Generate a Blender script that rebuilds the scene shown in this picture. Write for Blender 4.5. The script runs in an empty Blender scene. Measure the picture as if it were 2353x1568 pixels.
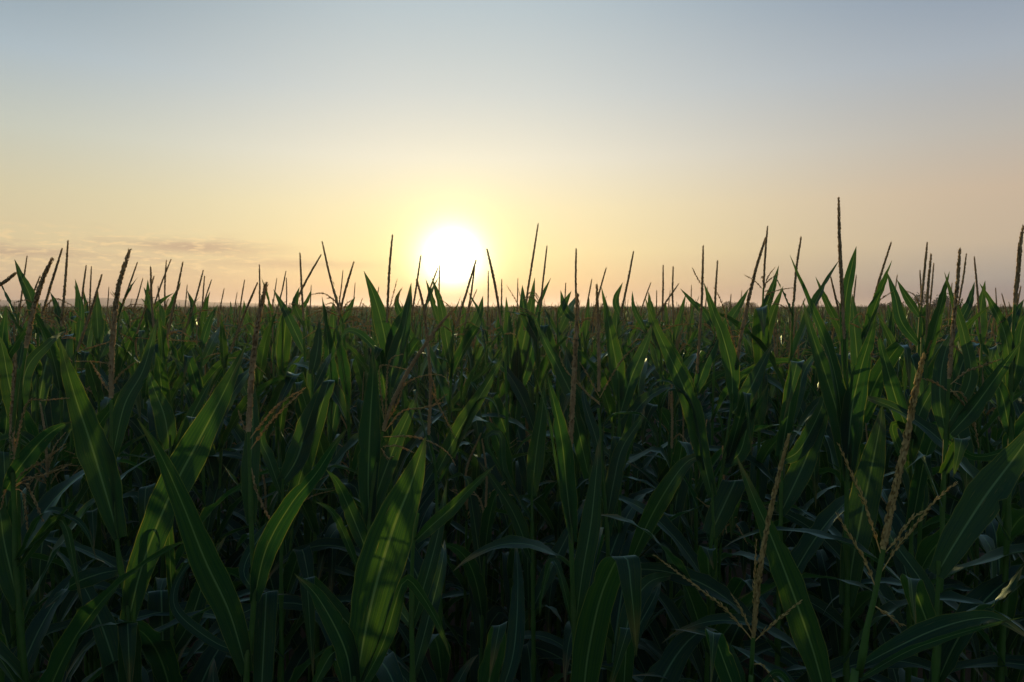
import bpy, math, random
import numpy as np
from mathutils import Vector

S = bpy.context.scene
COL = S.collection
R = math.radians
rnd = random.Random(7)

# ------------------------------------------------------------------ camera
F, CX, CY = 1569.0, 1176.5, 784.0          # focal length and centre in units of a 2353 wide picture
CAMZ, PITCH = 2.45, math.atan(79 / 1569.0)
FWD = np.array([0, math.cos(PITCH), -math.sin(PITCH)])
UP = np.array([0, math.sin(PITCH), math.cos(PITCH)])
RIGHT = np.array([1.0, 0, 0])
CAM = np.array([0, 0, CAMZ])
cd = bpy.data.cameras.new('camera'); cam = bpy.data.objects.new('camera', cd); COL.objects.link(cam)
cam.location = CAM; cam.rotation_euler = (math.pi / 2 - PITCH, 0, 0)
cd.lens = 24; cd.sensor_width = 36; cd.clip_start = 0.05; cd.clip_end = 9000
S.camera = cam

def at(x, y, d):
    return CAM + d * (FWD + (x - CX) / F * RIGHT + (CY - y) / F * UP)

# ------------------------------------------------------------------ sky and sun
sd = at(1040, 597, 1.0) - CAM; sd /= np.linalg.norm(sd)
SUN_EL = math.asin(sd[2]); SUN_AZ = math.atan2(sd[0], sd[1])
W = bpy.data.worlds.new('World'); S.world = W; W.use_nodes = True
nt = W.node_tree; nt.nodes.clear()
def N(t, **k):
    n = nt.nodes.new(t)
    for a, b in k.items(): setattr(n, a, b)
    return n
def L(a, b): nt.links.new(a, b)
def M(op, a, b=None, c=None, clamp=False):
    n = N('ShaderNodeMath', operation=op); n.use_clamp = clamp
    for i, v in enumerate((a, b, c)):
        if v is None: continue
        if isinstance(v, (int, float)): n.inputs[i].default_value = v
        else: L(v, n.inputs[i])
    return n.outputs[0]
def lin(c):
    return tuple((v / 255 / 12.92 if v / 255 <= .04045 else ((v / 255 + .055) / 1.055) ** 2.4) for v in c) + (1,)
def ramp(fac, stops, interp='EASE'):
    n = N('ShaderNodeValToRGB'); cr = n.color_ramp; cr.interpolation = 'LINEAR' if interp == 'L' else 'EASE'
    cr.interpolation = 'B_SPLINE' if interp == 'B' else cr.interpolation
    while len(cr.elements) > 1: cr.elements.remove(cr.elements[-1])
    cr.elements[0].position = stops[0][0]; cr.elements[0].color = stops[0][1]
    for p, c in stops[1:]:
        e = cr.elements.new(p); e.color = c
    L(fac, n.inputs[0]); return n.outputs[0]
def mixc(f, a, b, mode='MIX'):
    n = N('ShaderNodeMix', data_type='RGBA', blend_type=mode)
    if isinstance(f, (int, float)): n.inputs[0].default_value = f
    else: L(f, n.inputs[0])
    for i, v in ((6, a), (7, b)):
        if isinstance(v, tuple): n.inputs[i].default_value = v
        else: L(v, n.inputs[i])
    return n.outputs[2]
tc = N('ShaderNodeTexCoord'); sep = N('ShaderNodeSeparateXYZ'); L(tc.outputs['Generated'], sep.inputs[0])
X, Y, Z = sep.outputs
el = M('ARCSINE', Z)                                    # radians
eld = M('MULTIPLY', el, 57.2958)
fac = M('DIVIDE', M('ADD', eld, 2.0), 92.0, clamp=True)
az = M('SUBTRACT', M('ARCTAN2', X, Y), SUN_AZ)          # + to the right of the sun
azd = M('MULTIPLY', az, 57.2958)
P = lambda e: (e + 2.0) / 92.0
near = ramp(fac, [(P(-2), lin((196, 152, 112))), (P(0.3), lin((205, 160, 118))), (P(2), lin((232, 196, 134))), (P(4.5), lin((244, 224, 160))),
                  (P(8), lin((246, 232, 184))), (P(12), lin((238, 233, 213))), (P(17), lin((212, 218, 215))), (P(24), lin((182, 200, 209))),
                  (P(45), lin((124, 150, 172))), (P(88), lin((100, 126, 150)))], 'L')
right = ramp(fac, [(P(-2), lin((128, 118, 128))), (P(0.3), lin((140, 128, 134))), (P(2), lin((172, 162, 150))), (P(4.5), lin((203, 181, 152))),
                   (P(8), lin((208, 184, 156))), (P(12), lin((192, 186, 176))), (P(17), lin((168, 179, 190))), (P(24), lin((120, 144, 170))),
                   (P(45), lin((108, 134, 160))), (P(88), lin((100, 126, 150)))], 'L')
left = ramp(fac, [(P(-2), lin((190, 150, 124))), (P(0.3), lin((196, 158, 130))), (P(2), lin((218, 188, 146))), (P(4.5), lin((224, 202, 152))),
                  (P(8), lin((218, 206, 166))), (P(12), lin((202, 206, 190))), (P(17), lin((172, 190, 200))), (P(24), lin((120, 146, 164))),
                  (P(45), lin((108, 134, 160))), (P(88), lin((100, 126, 150)))], 'L')
def sm(v, lo, hi):
    n = N('ShaderNodeMapRange', interpolation_type='SMOOTHSTEP'); L(v, n.inputs[0])
    n.inputs[1].default_value = lo; n.inputs[2].default_value = hi; return n.outputs[0]
c = mixc(sm(azd, 2, 44), near, right)
c = mixc(sm(M('MULTIPLY', azd, -1), 2, 36), c, left)
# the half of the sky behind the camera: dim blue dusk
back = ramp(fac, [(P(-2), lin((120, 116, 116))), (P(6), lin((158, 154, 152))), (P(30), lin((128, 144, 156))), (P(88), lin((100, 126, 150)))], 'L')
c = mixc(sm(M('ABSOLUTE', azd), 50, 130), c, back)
# thin low clouds to the left of the sun
comb = N('ShaderNodeCombineXYZ'); L(M('MULTIPLY', azd, 0.075), comb.inputs[0]); L(M('MULTIPLY', eld, 0.52), comb.inputs[1])
nz = N('ShaderNodeTexNoise'); nz.inputs['Scale'].default_value = 1.6; nz.inputs['Detail'].default_value = 7; nz.inputs['Roughness'].default_value = .6
L(comb.outputs[0], nz.inputs['Vector'])
comb2 = N('ShaderNodeCombineXYZ'); L(M('MULTIPLY', azd, 0.35), comb2.inputs[0]); L(M('MULTIPLY', eld, 1.6), comb2.inputs[1])
nz2 = N('ShaderNodeTexNoise'); nz2.inputs['Scale'].default_value = 2.4; nz2.inputs['Detail'].default_value = 6
L(comb2.outputs[0], nz2.inputs['Vector'])
band = M('MULTIPLY', sm(eld, 1.6, 3.2), M('SUBTRACT', 1.0, sm(eld, 4.6, 6.2)))
side = M('MULTIPLY', sm(M('MULTIPLY', azd, -1), 9, 20), M('SUBTRACT', 1.0, sm(M('MULTIPLY', azd, -1), 60, 90)))
cm = M('MULTIPLY', band, side)
dark = M('MULTIPLY', M('MULTIPLY', cm, sm(nz.outputs[0], .46, .60)), .5)
lite = M('MULTIPLY', cm, sm(nz2.outputs[0], .48, .66))
def blob(a0, e0, sa, se):
    q = M('ADD', M('POWER', M('DIVIDE', M('SUBTRACT', azd, a0), sa), 2.0), M('POWER', M('DIVIDE', M('SUBTRACT', M('ADD', eld, M('MULTIPLY', nz2.outputs[0], .5)), e0), se), 2.0))
    return M('EXPONENT', M('MULTIPLY', q, -1.0))
streak = M('MULTIPLY', M('MAXIMUM', blob(-20, 4.72, 4.6, .48), M('MAXIMUM', M('MULTIPLY', blob(-13, 3.6, 7, .36), .6), M('MULTIPLY', blob(-31, 3.9, 5, .3), .7))), sm(nz2.outputs[0], .05, .42))
c = mixc(M('MULTIPLY', streak, .8), c, lin((186, 152, 128)))
c = mixc(M('MULTIPLY', dark, .8), c, lin((198, 164, 134)))
c = mixc(M('MULTIPLY', lite, .6), c, lin((250, 216, 152)))
# glow round the sun, by true angle from the sun's direction
dot = N('ShaderNodeVectorMath', operation='DOT_PRODUCT'); L(tc.outputs['Generated'], dot.inputs[0]); dot.inputs[1].default_value = tuple(sd)
ang = M('MULTIPLY', M('ARCCOSINE', M('MINIMUM', dot.outputs['Value'], 1.0)), 57.2958)
def gauss(a, s):
    return M('EXPONENT', M('MULTIPLY', M('POWER', M('DIVIDE', a, s), 2.0), -1.0))
def addc(c, f, col):
    n = N('ShaderNodeVectorMath', operation='SCALE'); n.inputs[0].default_value = col; L(f, n.inputs['Scale'])
    return mixc(1.0, c, n.outputs[0], 'ADD')
elf = sm(eld, -0.4, 3.0)                                 # the low air swallows the glow
g1 = M('MULTIPLY', gauss(ang, 2.25), M('ADD', M('MULTIPLY', elf, .8), .2))
g2 = M('MULTIPLY', gauss(ang, 4.4), elf)
g3 = M('MULTIPLY', M('EXPONENT', M('DIVIDE', ang, -8.0)), elf)
c = addc(c, g1, (2.6, 2.45, 1.9))
c = addc(c, g2, (.25, .42, .14))
c = addc(c, g3, (.04, .09, .02))
sky = N('ShaderNodeTexSky', sky_type='NISHITA'); sky.sun_disc = False; sky.sun_elevation = SUN_EL
sky.sun_rotation = SUN_AZ; sky.dust_density = 2.0
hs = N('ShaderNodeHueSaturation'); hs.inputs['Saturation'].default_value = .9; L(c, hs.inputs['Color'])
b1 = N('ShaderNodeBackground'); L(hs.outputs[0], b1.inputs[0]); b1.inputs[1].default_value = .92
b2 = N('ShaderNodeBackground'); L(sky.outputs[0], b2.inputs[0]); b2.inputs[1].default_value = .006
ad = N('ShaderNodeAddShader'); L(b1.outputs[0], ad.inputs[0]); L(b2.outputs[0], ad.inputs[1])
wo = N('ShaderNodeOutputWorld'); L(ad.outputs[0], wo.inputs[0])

ld = bpy.data.lights.new('sun', 'SUN'); ld.energy = 3.7; ld.angle = R(.5); ld.color = (1.0, .60, .22)
sun = bpy.data.objects.new('sun', ld); COL.objects.link(sun)
sun.rotation_euler = Vector(tuple(-sd)).to_track_quat('-Z', 'Y').to_euler()

S.view_settings.view_transform = 'Standard'; S.view_settings.look = 'None'
S.view_settings.exposure = 0; S.view_settings.gamma = 1
S.render.engine = 'CYCLES'
S.cycles.use_denoising = True; S.cycles.max_bounces = 6; S.cycles.transparent_max_bounces = 8
S.cycles.diffuse_bounces = 3; S.cycles.glossy_bounces = 2; S.cycles.transmission_bounces = 4; S.cycles.volume_bounces = 1
S.cycles.sample_clamp_indirect = 4; S.cycles.caustics_reflective = False; S.cycles.caustics_refractive = False

# ------------------------------------------------------------------ materials
def mat(name):
    global nt
    m = bpy.data.materials.new(name); m.use_nodes = True; nt = m.node_tree; nt.nodes.clear(); return m
def noise(vec, scale, detail=3, rough=.5):
    n = N('ShaderNodeTexNoise'); n.inputs['Scale'].default_value = scale; n.inputs['Detail'].default_value = detail
    n.inputs['Roughness'].default_value = rough
    if vec is not None: L(vec, n.inputs['Vector'])
    return n.outputs[0]
def scaled(vec, s):
    n = N('ShaderNodeMapping'); L(vec, n.inputs[0]); n.inputs['Scale'].default_value = s; return n.outputs[0]

def leaf_material():
    m = mat('maize_leaf')
    uv = N('ShaderNodeUVMap').outputs[0]
    s = N('ShaderNodeSeparateXYZ'); L(uv, s.inputs[0]); u, v = s.outputs[0], s.outputs[1]
    au = M('ABSOLUTE', M('SUBTRACT', u, .5))
    rib = M('SUBTRACT', 1.0, sm(au, .014, .045))                         # pale midrib
    oi = N('ShaderNodeObjectInfo').outputs['Random']
    geo = N('ShaderNodeNewGeometry')
    rv = M('ADD', M('MULTIPLY', oi, .5), M('MULTIPLY', geo.outputs['Random Per Island'], .5))
    off = N('ShaderNodeCombineXYZ'); L(M('MULTIPLY', rv, 31.0), off.inputs[0]); L(M('MULTIPLY', rv, 17.0), off.inputs[1])
    va = N('ShaderNodeVectorMath', operation='ADD'); L(uv, va.inputs[0]); L(off.outputs[0], va.inputs[1])
    veins = noise(scaled(va.outputs[0], (70, 1.0, 1)), 1.0, 3, .7)        # parallel veins
    fine = noise(scaled(va.outputs[0], (150, 3.0, 1)), 1.0, 1)
    blot = noise(scaled(va.outputs[0], (2, 5, 1)), 1.3, 3)
    spots = noise(scaled(va.outputs[0], (22, 3.2, 1)), 2.2, 2)
    spot = M('MULTIPLY', sm(spots, .69, .77), .75)
    base = mixc(rv, (.003, .015, .013, 1), (.007, .024, .013, 1))
    base = mixc(M('MULTIPLY', sm(blot, .35, .7), .55), base, (.016, .034, .008, 1))
    base = mixc(M('MULTIPLY', sm(veins, .35, .65), .40), base, (.004, .015, .008, 1))
    base = mixc(M('MULTIPLY', rib, .8), base, (.055, .13, .07, 1))
    base = mixc(M('MULTIPLY', sm(au, .475, .495), .35), base, (.06, .10, .03, 1)); base = mixc(spot, base, (.12, .11, .04, 1))
    tip = M('MULTIPLY', sm(v, .80, .97), sm(blot, .38, .58))
    base = mixc(M('MULTIPLY', tip, .7), base, (.16, .11, .045, 1))
    tr = mixc(rv, (.004, .044, .012, 1), (.046, .112, .007, 1))
    tr = mixc(M('MULTIPLY', sm(veins, .35, .65), .55), tr, (.003, .024, .008, 1))
    coarse = noise(scaled(va.outputs[0], (20, .8, 1)), 1.0, 2, .6)
    tr = mixc(M('MULTIPLY', sm(coarse, .4, .62), .55), tr, (.004, .032, .012, 1))
    tr = mixc(M('MULTIPLY', rib, .6), tr, (.10, .16, .02, 1))
    tr = mixc(M('MULTIPLY', sm(au, .47, .495), .4), tr, (.30, .34, .04, 1))  # pale margin of the blade, coloured brighter to stand for golden edge light
    tr = mixc(M('MULTIPLY', spot, .6), tr, (.28, .22, .05, 1))
    d = N('ShaderNodeBsdfDiffuse'); L(base, d.inputs[0])
    t = N('ShaderNodeBsdfTranslucent'); L(tr, t.inputs[0])
    a = N('ShaderNodeAddShader'); L(d.outputs[0], a.inputs[0]); L(t.outputs[0], a.inputs[1])
    bmp = N('ShaderNodeBump'); bmp.inputs['Strength'].default_value = .35; bmp.inputs['Distance'].default_value = .002
    L(M('ADD', M('MULTIPLY', fine, .5), M('MULTIPLY', M('ADD', veins, rib), .8)), bmp.inputs['Height'])
    for q in (d, t): L(bmp.outputs[0], q.inputs['Normal'])
    g = N('ShaderNodeBsdfGlossy'); g.inputs['Roughness'].default_value = .5; g.inputs[0].default_value = (.60, .85, .85, 1); L(bmp.outputs[0], g.inputs['Normal'])
    fr = N('ShaderNodeLayerWeight'); fr.inputs['Blend'].default_value = .5
    mx = N('ShaderNodeMixShader'); L(M('ADD', M('MULTIPLY', M('POWER', fr.outputs['Facing'], 4.5), .46), .015), mx.inputs[0]); L(a.outputs[0], mx.inputs[1]); L(g.outputs[0], mx.inputs[2])
    o = N('ShaderNodeOutputMaterial'); L(mx.outputs[0], o.inputs[0]); return m

def simple_material(name, c1, c2, c3, trans, scale, rough=.55):
    m = mat(name)
    pos = N('ShaderNodeTexCoord').outputs['Object']
    n1 = noise(pos, scale, 4); n2 = noise(pos, scale * .17, 3)
    oi = N('ShaderNodeObjectInfo').outputs['Random']
    geo = N('ShaderNodeNewGeometry').outputs['Random Per Island']
    c = mixc(sm(n2, .35, .65), c1, c2)
    c = mixc(M('MULTIPLY', sm(n1, .45, .7), .6), c, c3)
    c = mixc(M('MULTIPLY', geo, .35), c, c3)
    c = mixc(M('MULTIPLY', oi, .3), c, c2)
    p = N('ShaderNodeBsdfPrincipled'); L(c, p.inputs['Base Color']); p.inputs['Roughness'].default_value = rough
    p.inputs['Specular IOR Level'].default_value = .3
    o = N('ShaderNodeOutputMaterial')
    if trans:
        t = N('ShaderNodeBsdfTranslucent'); t.inputs[0].default_value = trans
        a = N('ShaderNodeMixShader'); a.inputs[0].default_value = .5; L(p.outputs[0], a.inputs[1]); L(t.outputs[0], a.inputs[2]); L(a.outputs[0], o.inputs[0])
    else: L(p.outputs[0], o.inputs[0])
    return m
MLEAF = leaf_material()
MSTALK = simple_material('maize_stalk', (.06, .17, .045, 1), (.10, .21, .06, 1), (.04, .11, .035, 1), (.12, .30, .03, 1), 60)
MTAS = simple_material('maize_tassel', (.54, .47, .27, 1), (.62, .56, .34, 1), (.42, .32, .18, 1), (.72, .56, .26, 1), 90, .7)
MBR = simple_material('maize_tassel_branch', (.48, .42, .22, 1), (.55, .48, .27, 1), (.34, .27, .13, 1), (.66, .50, .22, 1), 90, .7)
MTASY = simple_material('yellow_tassel', (.62, .56, .27, 1), (.55, .52, .22, 1), (.50, .41, .20, 1), (.7, .58, .24, 1), 90, .7)
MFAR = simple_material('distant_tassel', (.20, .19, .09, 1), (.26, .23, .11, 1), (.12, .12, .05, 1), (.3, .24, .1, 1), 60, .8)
MSOIL = simple_material('soil', (.05, .035, .022, 1), (.07, .05, .032, 1), (.03, .022, .015, 1), None, 3, .9)
MBUSH = simple_material('bush_foliage', (.02, .04, .018, 1), (.035, .06, .022, 1), (.014, .028, .012, 1), (.03, .06, .01, 1), 1.5, .8)
MBARK = simple_material('bark', (.07, .05, .035, 1), (.1, .075, .05, 1), (.04, .03, .02, 1), None, 6, .9)
MHILL = simple_material('far_hill', (.03, .05, .025, 1), (.045, .06, .03, 1), (.02, .035, .02, 1), None, .02, .9)
def canopy_material():
    m = mat('far_maize_canopy')
    pos = N('ShaderNodeTexCoord').outputs['Object']
    a = noise(scaled(pos, (1.3, .10, 1)), 1.0, 6, .7); b = noise(scaled(pos, (.02, .006, 1)), 1.0, 3)
    c = mixc(sm(a, .38, .66), (.018, .045, .018, 1), (.07, .085, .035, 1)); c = mixc(M('MULTIPLY', sm(b, .35, .65), .5), c, (.05, .062, .02, 1))
    d = N('ShaderNodeBsdfDiffuse'); L(c, d.inputs[0]); o = N('ShaderNodeOutputMaterial'); L(d.outputs[0], o.inputs[0]); return m
MCAN = canopy_material()

# ------------------------------------------------------------------ mesh helpers
TAS_NEAR = 1.42  # plants nearer than this carry the yellower, paler tassel material
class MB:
    def _t(s, d): return s.mesh('tassel', MTASY if d < TAS_NEAR else MTAS)
    def __init__(s): s.v = []; s.f = []; s.uv = []; s.n = 0
    def add(s, v, f, uv=None):
        v = np.asarray(v, float); s.v.append(v); f = np.asarray(f, int)
        s.f.append(f + s.n); s.n += len(v)
        s.uv.append(np.zeros((len(v), 2)) if uv is None else np.asarray(uv, float))
    def mesh(s, name, m, smooth=True, mats=None, mi=None):
        me = bpy.data.meshes.new(name)
        v = np.concatenate(s.v); quads = np.concatenate(s.f)
        uv = np.concatenate(s.uv)
        me.vertices.add(len(v)); me.vertices.foreach_set('co', v.ravel())
        nq = len(quads); me.loops.add(nq * 4); me.loops.foreach_set('vertex_index', quads.ravel())
        me.polygons.add(nq); me.polygons.foreach_set('loop_start', np.arange(nq) * 4)
        try: me.polygons.foreach_set('loop_total', np.full(nq, 4))
        except Exception: pass
        l = me.uv_layers.new(name='UVMap'); l.data.foreach_set('uv', uv[quads.ravel()].ravel())
        me.update(calc_edges=True)
        if smooth: me.polygons.foreach_set('use_smooth', np.ones(nq, bool))
        for q in (mats or [m]): me.materials.append(q)
        if mi is not None: me.polygons.foreach_set('material_index', np.asarray(mi, np.int32))
        me.validate(); return me
def obj(name, me, parent=None, loc=None):
    o = bpy.data.objects.new(name, me); COL.objects.link(o)
    if parent is not None: o.parent = parent
    if loc is not None: o.location = loc
    return o
def nrm(a): return a / (np.linalg.norm(a, axis=-1, keepdims=True) + 1e-9)
def spline(pts, n):
    """Catmull-Rom through the points, n samples evenly spaced by length."""
    p = np.asarray(pts, float)
    if len(p) == 2: p = np.array([p[0], (p[0] + p[1]) / 2, p[1]])
    q = np.vstack([2 * p[0] - p[1], p, 2 * p[-1] - p[-2]]); out = []
    for i in range(1, len(q) - 2):
        t = np.linspace(0, 1, 12, endpoint=False)[:, None]
        a, b, c, d = q[i - 1], q[i], q[i + 1], q[i + 2]
        out.append(.5 * (2 * b + (c - a) * t + (2 * a - 5 * b + 4 * c - d) * t ** 2 + (3 * b - a - 3 * c + d) * t ** 3))
    o = np.vstack(out + [q[-2][None]])
    s = np.r_[0, np.cumsum(np.linalg.norm(np.diff(o, axis=0), axis=1))]; k = np.linspace(0, s[-1], n)
    return np.stack([np.interp(k, s, o[:, j]) for j in range(3)], 1), s[-1]
def frames(p):
    t = nrm(np.gradient(p, axis=0)); r = np.array([1.0, .13, .05]); a = []
    for ti in t:
        r = r - ti * r.dot(ti); r = r / (np.linalg.norm(r) + 1e-9); a.append(r)
    a = np.array(a); return t, a, np.cross(t, a)
def tube(mb, p, rad, k=7):
    p = np.asarray(p); n = len(p); t, a, b = frames(p); rad = np.broadcast_to(rad, (n,))
    th = np.arange(k) / k * 2 * math.pi
    v = p[:, None] + rad[:, None, None] * (np.cos(th)[None, :, None] * a[:, None] + np.sin(th)[None, :, None] * b[:, None])
    i = np.arange(n - 1)[:, None] * k; j = np.arange(k)[None]; j2 = (j + 1) % k
    f = np.stack([i + j, i + j2, i + k + j2, i + k + j], -1).reshape(-1, 4)
    uv = np.stack(np.broadcast_arrays(j / k, np.arange(n)[:, None] / n), -1).reshape(-1, 2)
    mb.add(v.reshape(-1, 3), f, uv)
def profile(t, base=.45, peak=.3, pw=1.5):
    u = np.clip((t - peak) / (1 - peak), 0, 1); a = np.clip(t / peak, 0, 1)
    return np.where(t < peak, base + (1 - base) * np.sin(a * math.pi / 2), 1 - u ** pw) * .985 + .015
def ribbon(mb, p, wvec, width, cup=.25, seed=0, ripple=.05, m=6, base=.45, peak=.3, pw=1.5, twist=0, uneven=.03):
    """Leaf blade: midrib p, side direction wvec (projected square to it), V-shaped section, wavy margin."""
    g = np.random.RandomState(abs(int(seed))); n = len(p); t = np.linspace(0, 1, n)
    T = nrm(np.gradient(p, axis=0)); Wd = np.broadcast_to(wvec, (n, 3)); Wd = nrm(Wd - T * (Wd * T).sum(1, keepdims=True))
    Nn = np.cross(T, Wd); tw = twist * t; cc, ss = np.cos(tw)[:, None], np.sin(tw)[:, None]
    Wd, Nn = Wd * cc + Nn * ss, Nn * cc - Wd * ss
    w = width * profile(t, base, peak, pw) / 2
    s = np.linspace(-1, 1, m + 1); cups = cup * (1.15 - .5 * t + .8 * np.exp(-(t / .08) ** 2))
    ph = g.rand(4) * 6.3; fr = 5 + g.rand(2) * 5
    v = np.zeros((n, m + 1, 3))
    nick = np.zeros((2, n))
    for q_ in range(2):
        if g.rand() < .35 and n > 14: nick[q_] = g.uniform(.15, .45) * np.exp(-((t - g.uniform(.35, .9)) / .018) ** 2)
    for k, sk in enumerate(s):
        side = 0 if sk < 0 else 1
        rip = ripple * width * sk * sk * (1.1 * np.sin(t * fr[side] * 2.6 + ph[side]) + .9 * np.sin(t * fr[side] * 6.1 + ph[2 + side])) * np.clip(t * 8, .4, 1) * np.clip((1 - t) * 4, 0, 1)
        edge = 1 + (uneven * (np.sin(t * 19 + ph[side]) + np.sin(t * 47 + ph[3 - side]) * .6) - nick[side]) * abs(sk) ** 4
        ww = w * edge
        lat = sk * ww * np.cos(cups); dep = (abs(sk) ** 1.35) * ww * np.sin(cups) + rip
        v[:, k] = p + Wd * lat[:, None] + Nn * dep[:, None]
    i = np.arange(n - 1)[:, None] * (m + 1); j = np.arange(m)[None]
    f = np.stack([i + j, i + j + 1, i + m + 2 + j, i + m + 1 + j], -1).reshape(-1, 4)
    uv = np.stack(np.broadcast_arrays((s[None] + 1) / 2, t[:, None]), -1).reshape(-1, 2)
    mb.add(v.reshape(-1, 3), f, uv)
def spikelets(mb, p, step, length, wid, spread, ranks, g, r0=.0, t_from=0.0):
    """Small pointed spikelets ranked along the axis p."""
    s = np.r_[0, np.cumsum(np.linalg.norm(np.diff(p, axis=0), axis=1))]; t, a, b = frames(p)
    n = int(s[-1] * (1 - t_from) / step)
    if n < 1: return
    k = s[-1] * t_from + (np.arange(n) + .3) * step
    I = lambda q: np.stack([np.interp(k, s, q[:, j]) for j in range(3)], 1)
    P0, T, A, B = I(p), nrm(I(t)), nrm(I(a)), nrm(I(b))
    tt = k / s[-1]
    for rk in range(ranks):
        th = rk / ranks * 2 * math.pi + (np.arange(n) % 2) * math.pi / ranks + g.normal(0, .35, n)
        out = A * np.cos(th)[:, None] + B * np.sin(th)[:, None]
        sd_ = np.cross(T, out)
        ln = (length * (1 - .45 * tt ** 4) * g.uniform(.7, 1.25, n))[:, None]; wd = (wid * (1 - .7 * tt ** 5) * g.uniform(.8, 1.2, n))[:, None]
        sp = (spread * g.uniform(.5, 1.6, n))[:, None]
        ax = nrm(T + out * sp); base = P0 + out * r0 + T * (g.uniform(-.4, .4, n)[:, None] * step)
        mid = base + ax * ln * .45; tipp = base + ax * ln
        q = np.stack([base, mid + sd_ * wd, mid + out * wd * .9, mid - sd_ * wd, mid - out * wd * .3, tipp], 1)
        off = (np.arange(n) * 6)[:, None, None]
        f = np.array([[0, 1, 5, 2], [0, 2, 5, 3], [0, 3, 5, 4], [0, 4, 5, 1]])[None] + off
        mb.add(q.reshape(-1, 3), f.reshape(-1, 4))
def spike_mesh(p, L_, fat=1.0, seed=0, low=False):
    g = np.random.RandomState(abs(int(seed))); mb = MB()
    tube(mb, p, np.linspace(.0036, .0016, len(p)) * fat, 5)
    if low: spikelets(mb, p, .013, .017, .0042 * fat, .16, 3, g, .0015)
    else: spikelets(mb, p, .0052, .0125, .0027 * fat, .17, 6, g, .0018 * fat)
    return mb
def branch_mb(mb, p, seed=0, low=False, fat=1.0):
    g = np.random.RandomState(abs(int(seed)))
    tube(mb, p, np.linspace(.0015, .0007, len(p)) * fat, 4)
    if low: spikelets(mb, p, .016, .015, .0028, .2, 2, g, 0, .12)
    else: spikelets(mb, p, .0078, .0115, .0028 * fat, .24, 2, g, .0004, .12)
def stalk_mb(mb, p, r0, r1, nodes, k=8):
    """Stalk along p with sheath joints at the given fractions."""
    n = len(p); t = np.linspace(0, 1, n); rad = r0 + (r1 - r0) * t
    for q in nodes:
        rad = rad * (1 + .38 * np.exp(-((t - q) / .008) ** 2)) + .0012 * np.exp(-np.clip(q - t, 0, 9) / .03) * (t <= q)
    tube(mb, p, rad, k)

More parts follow.
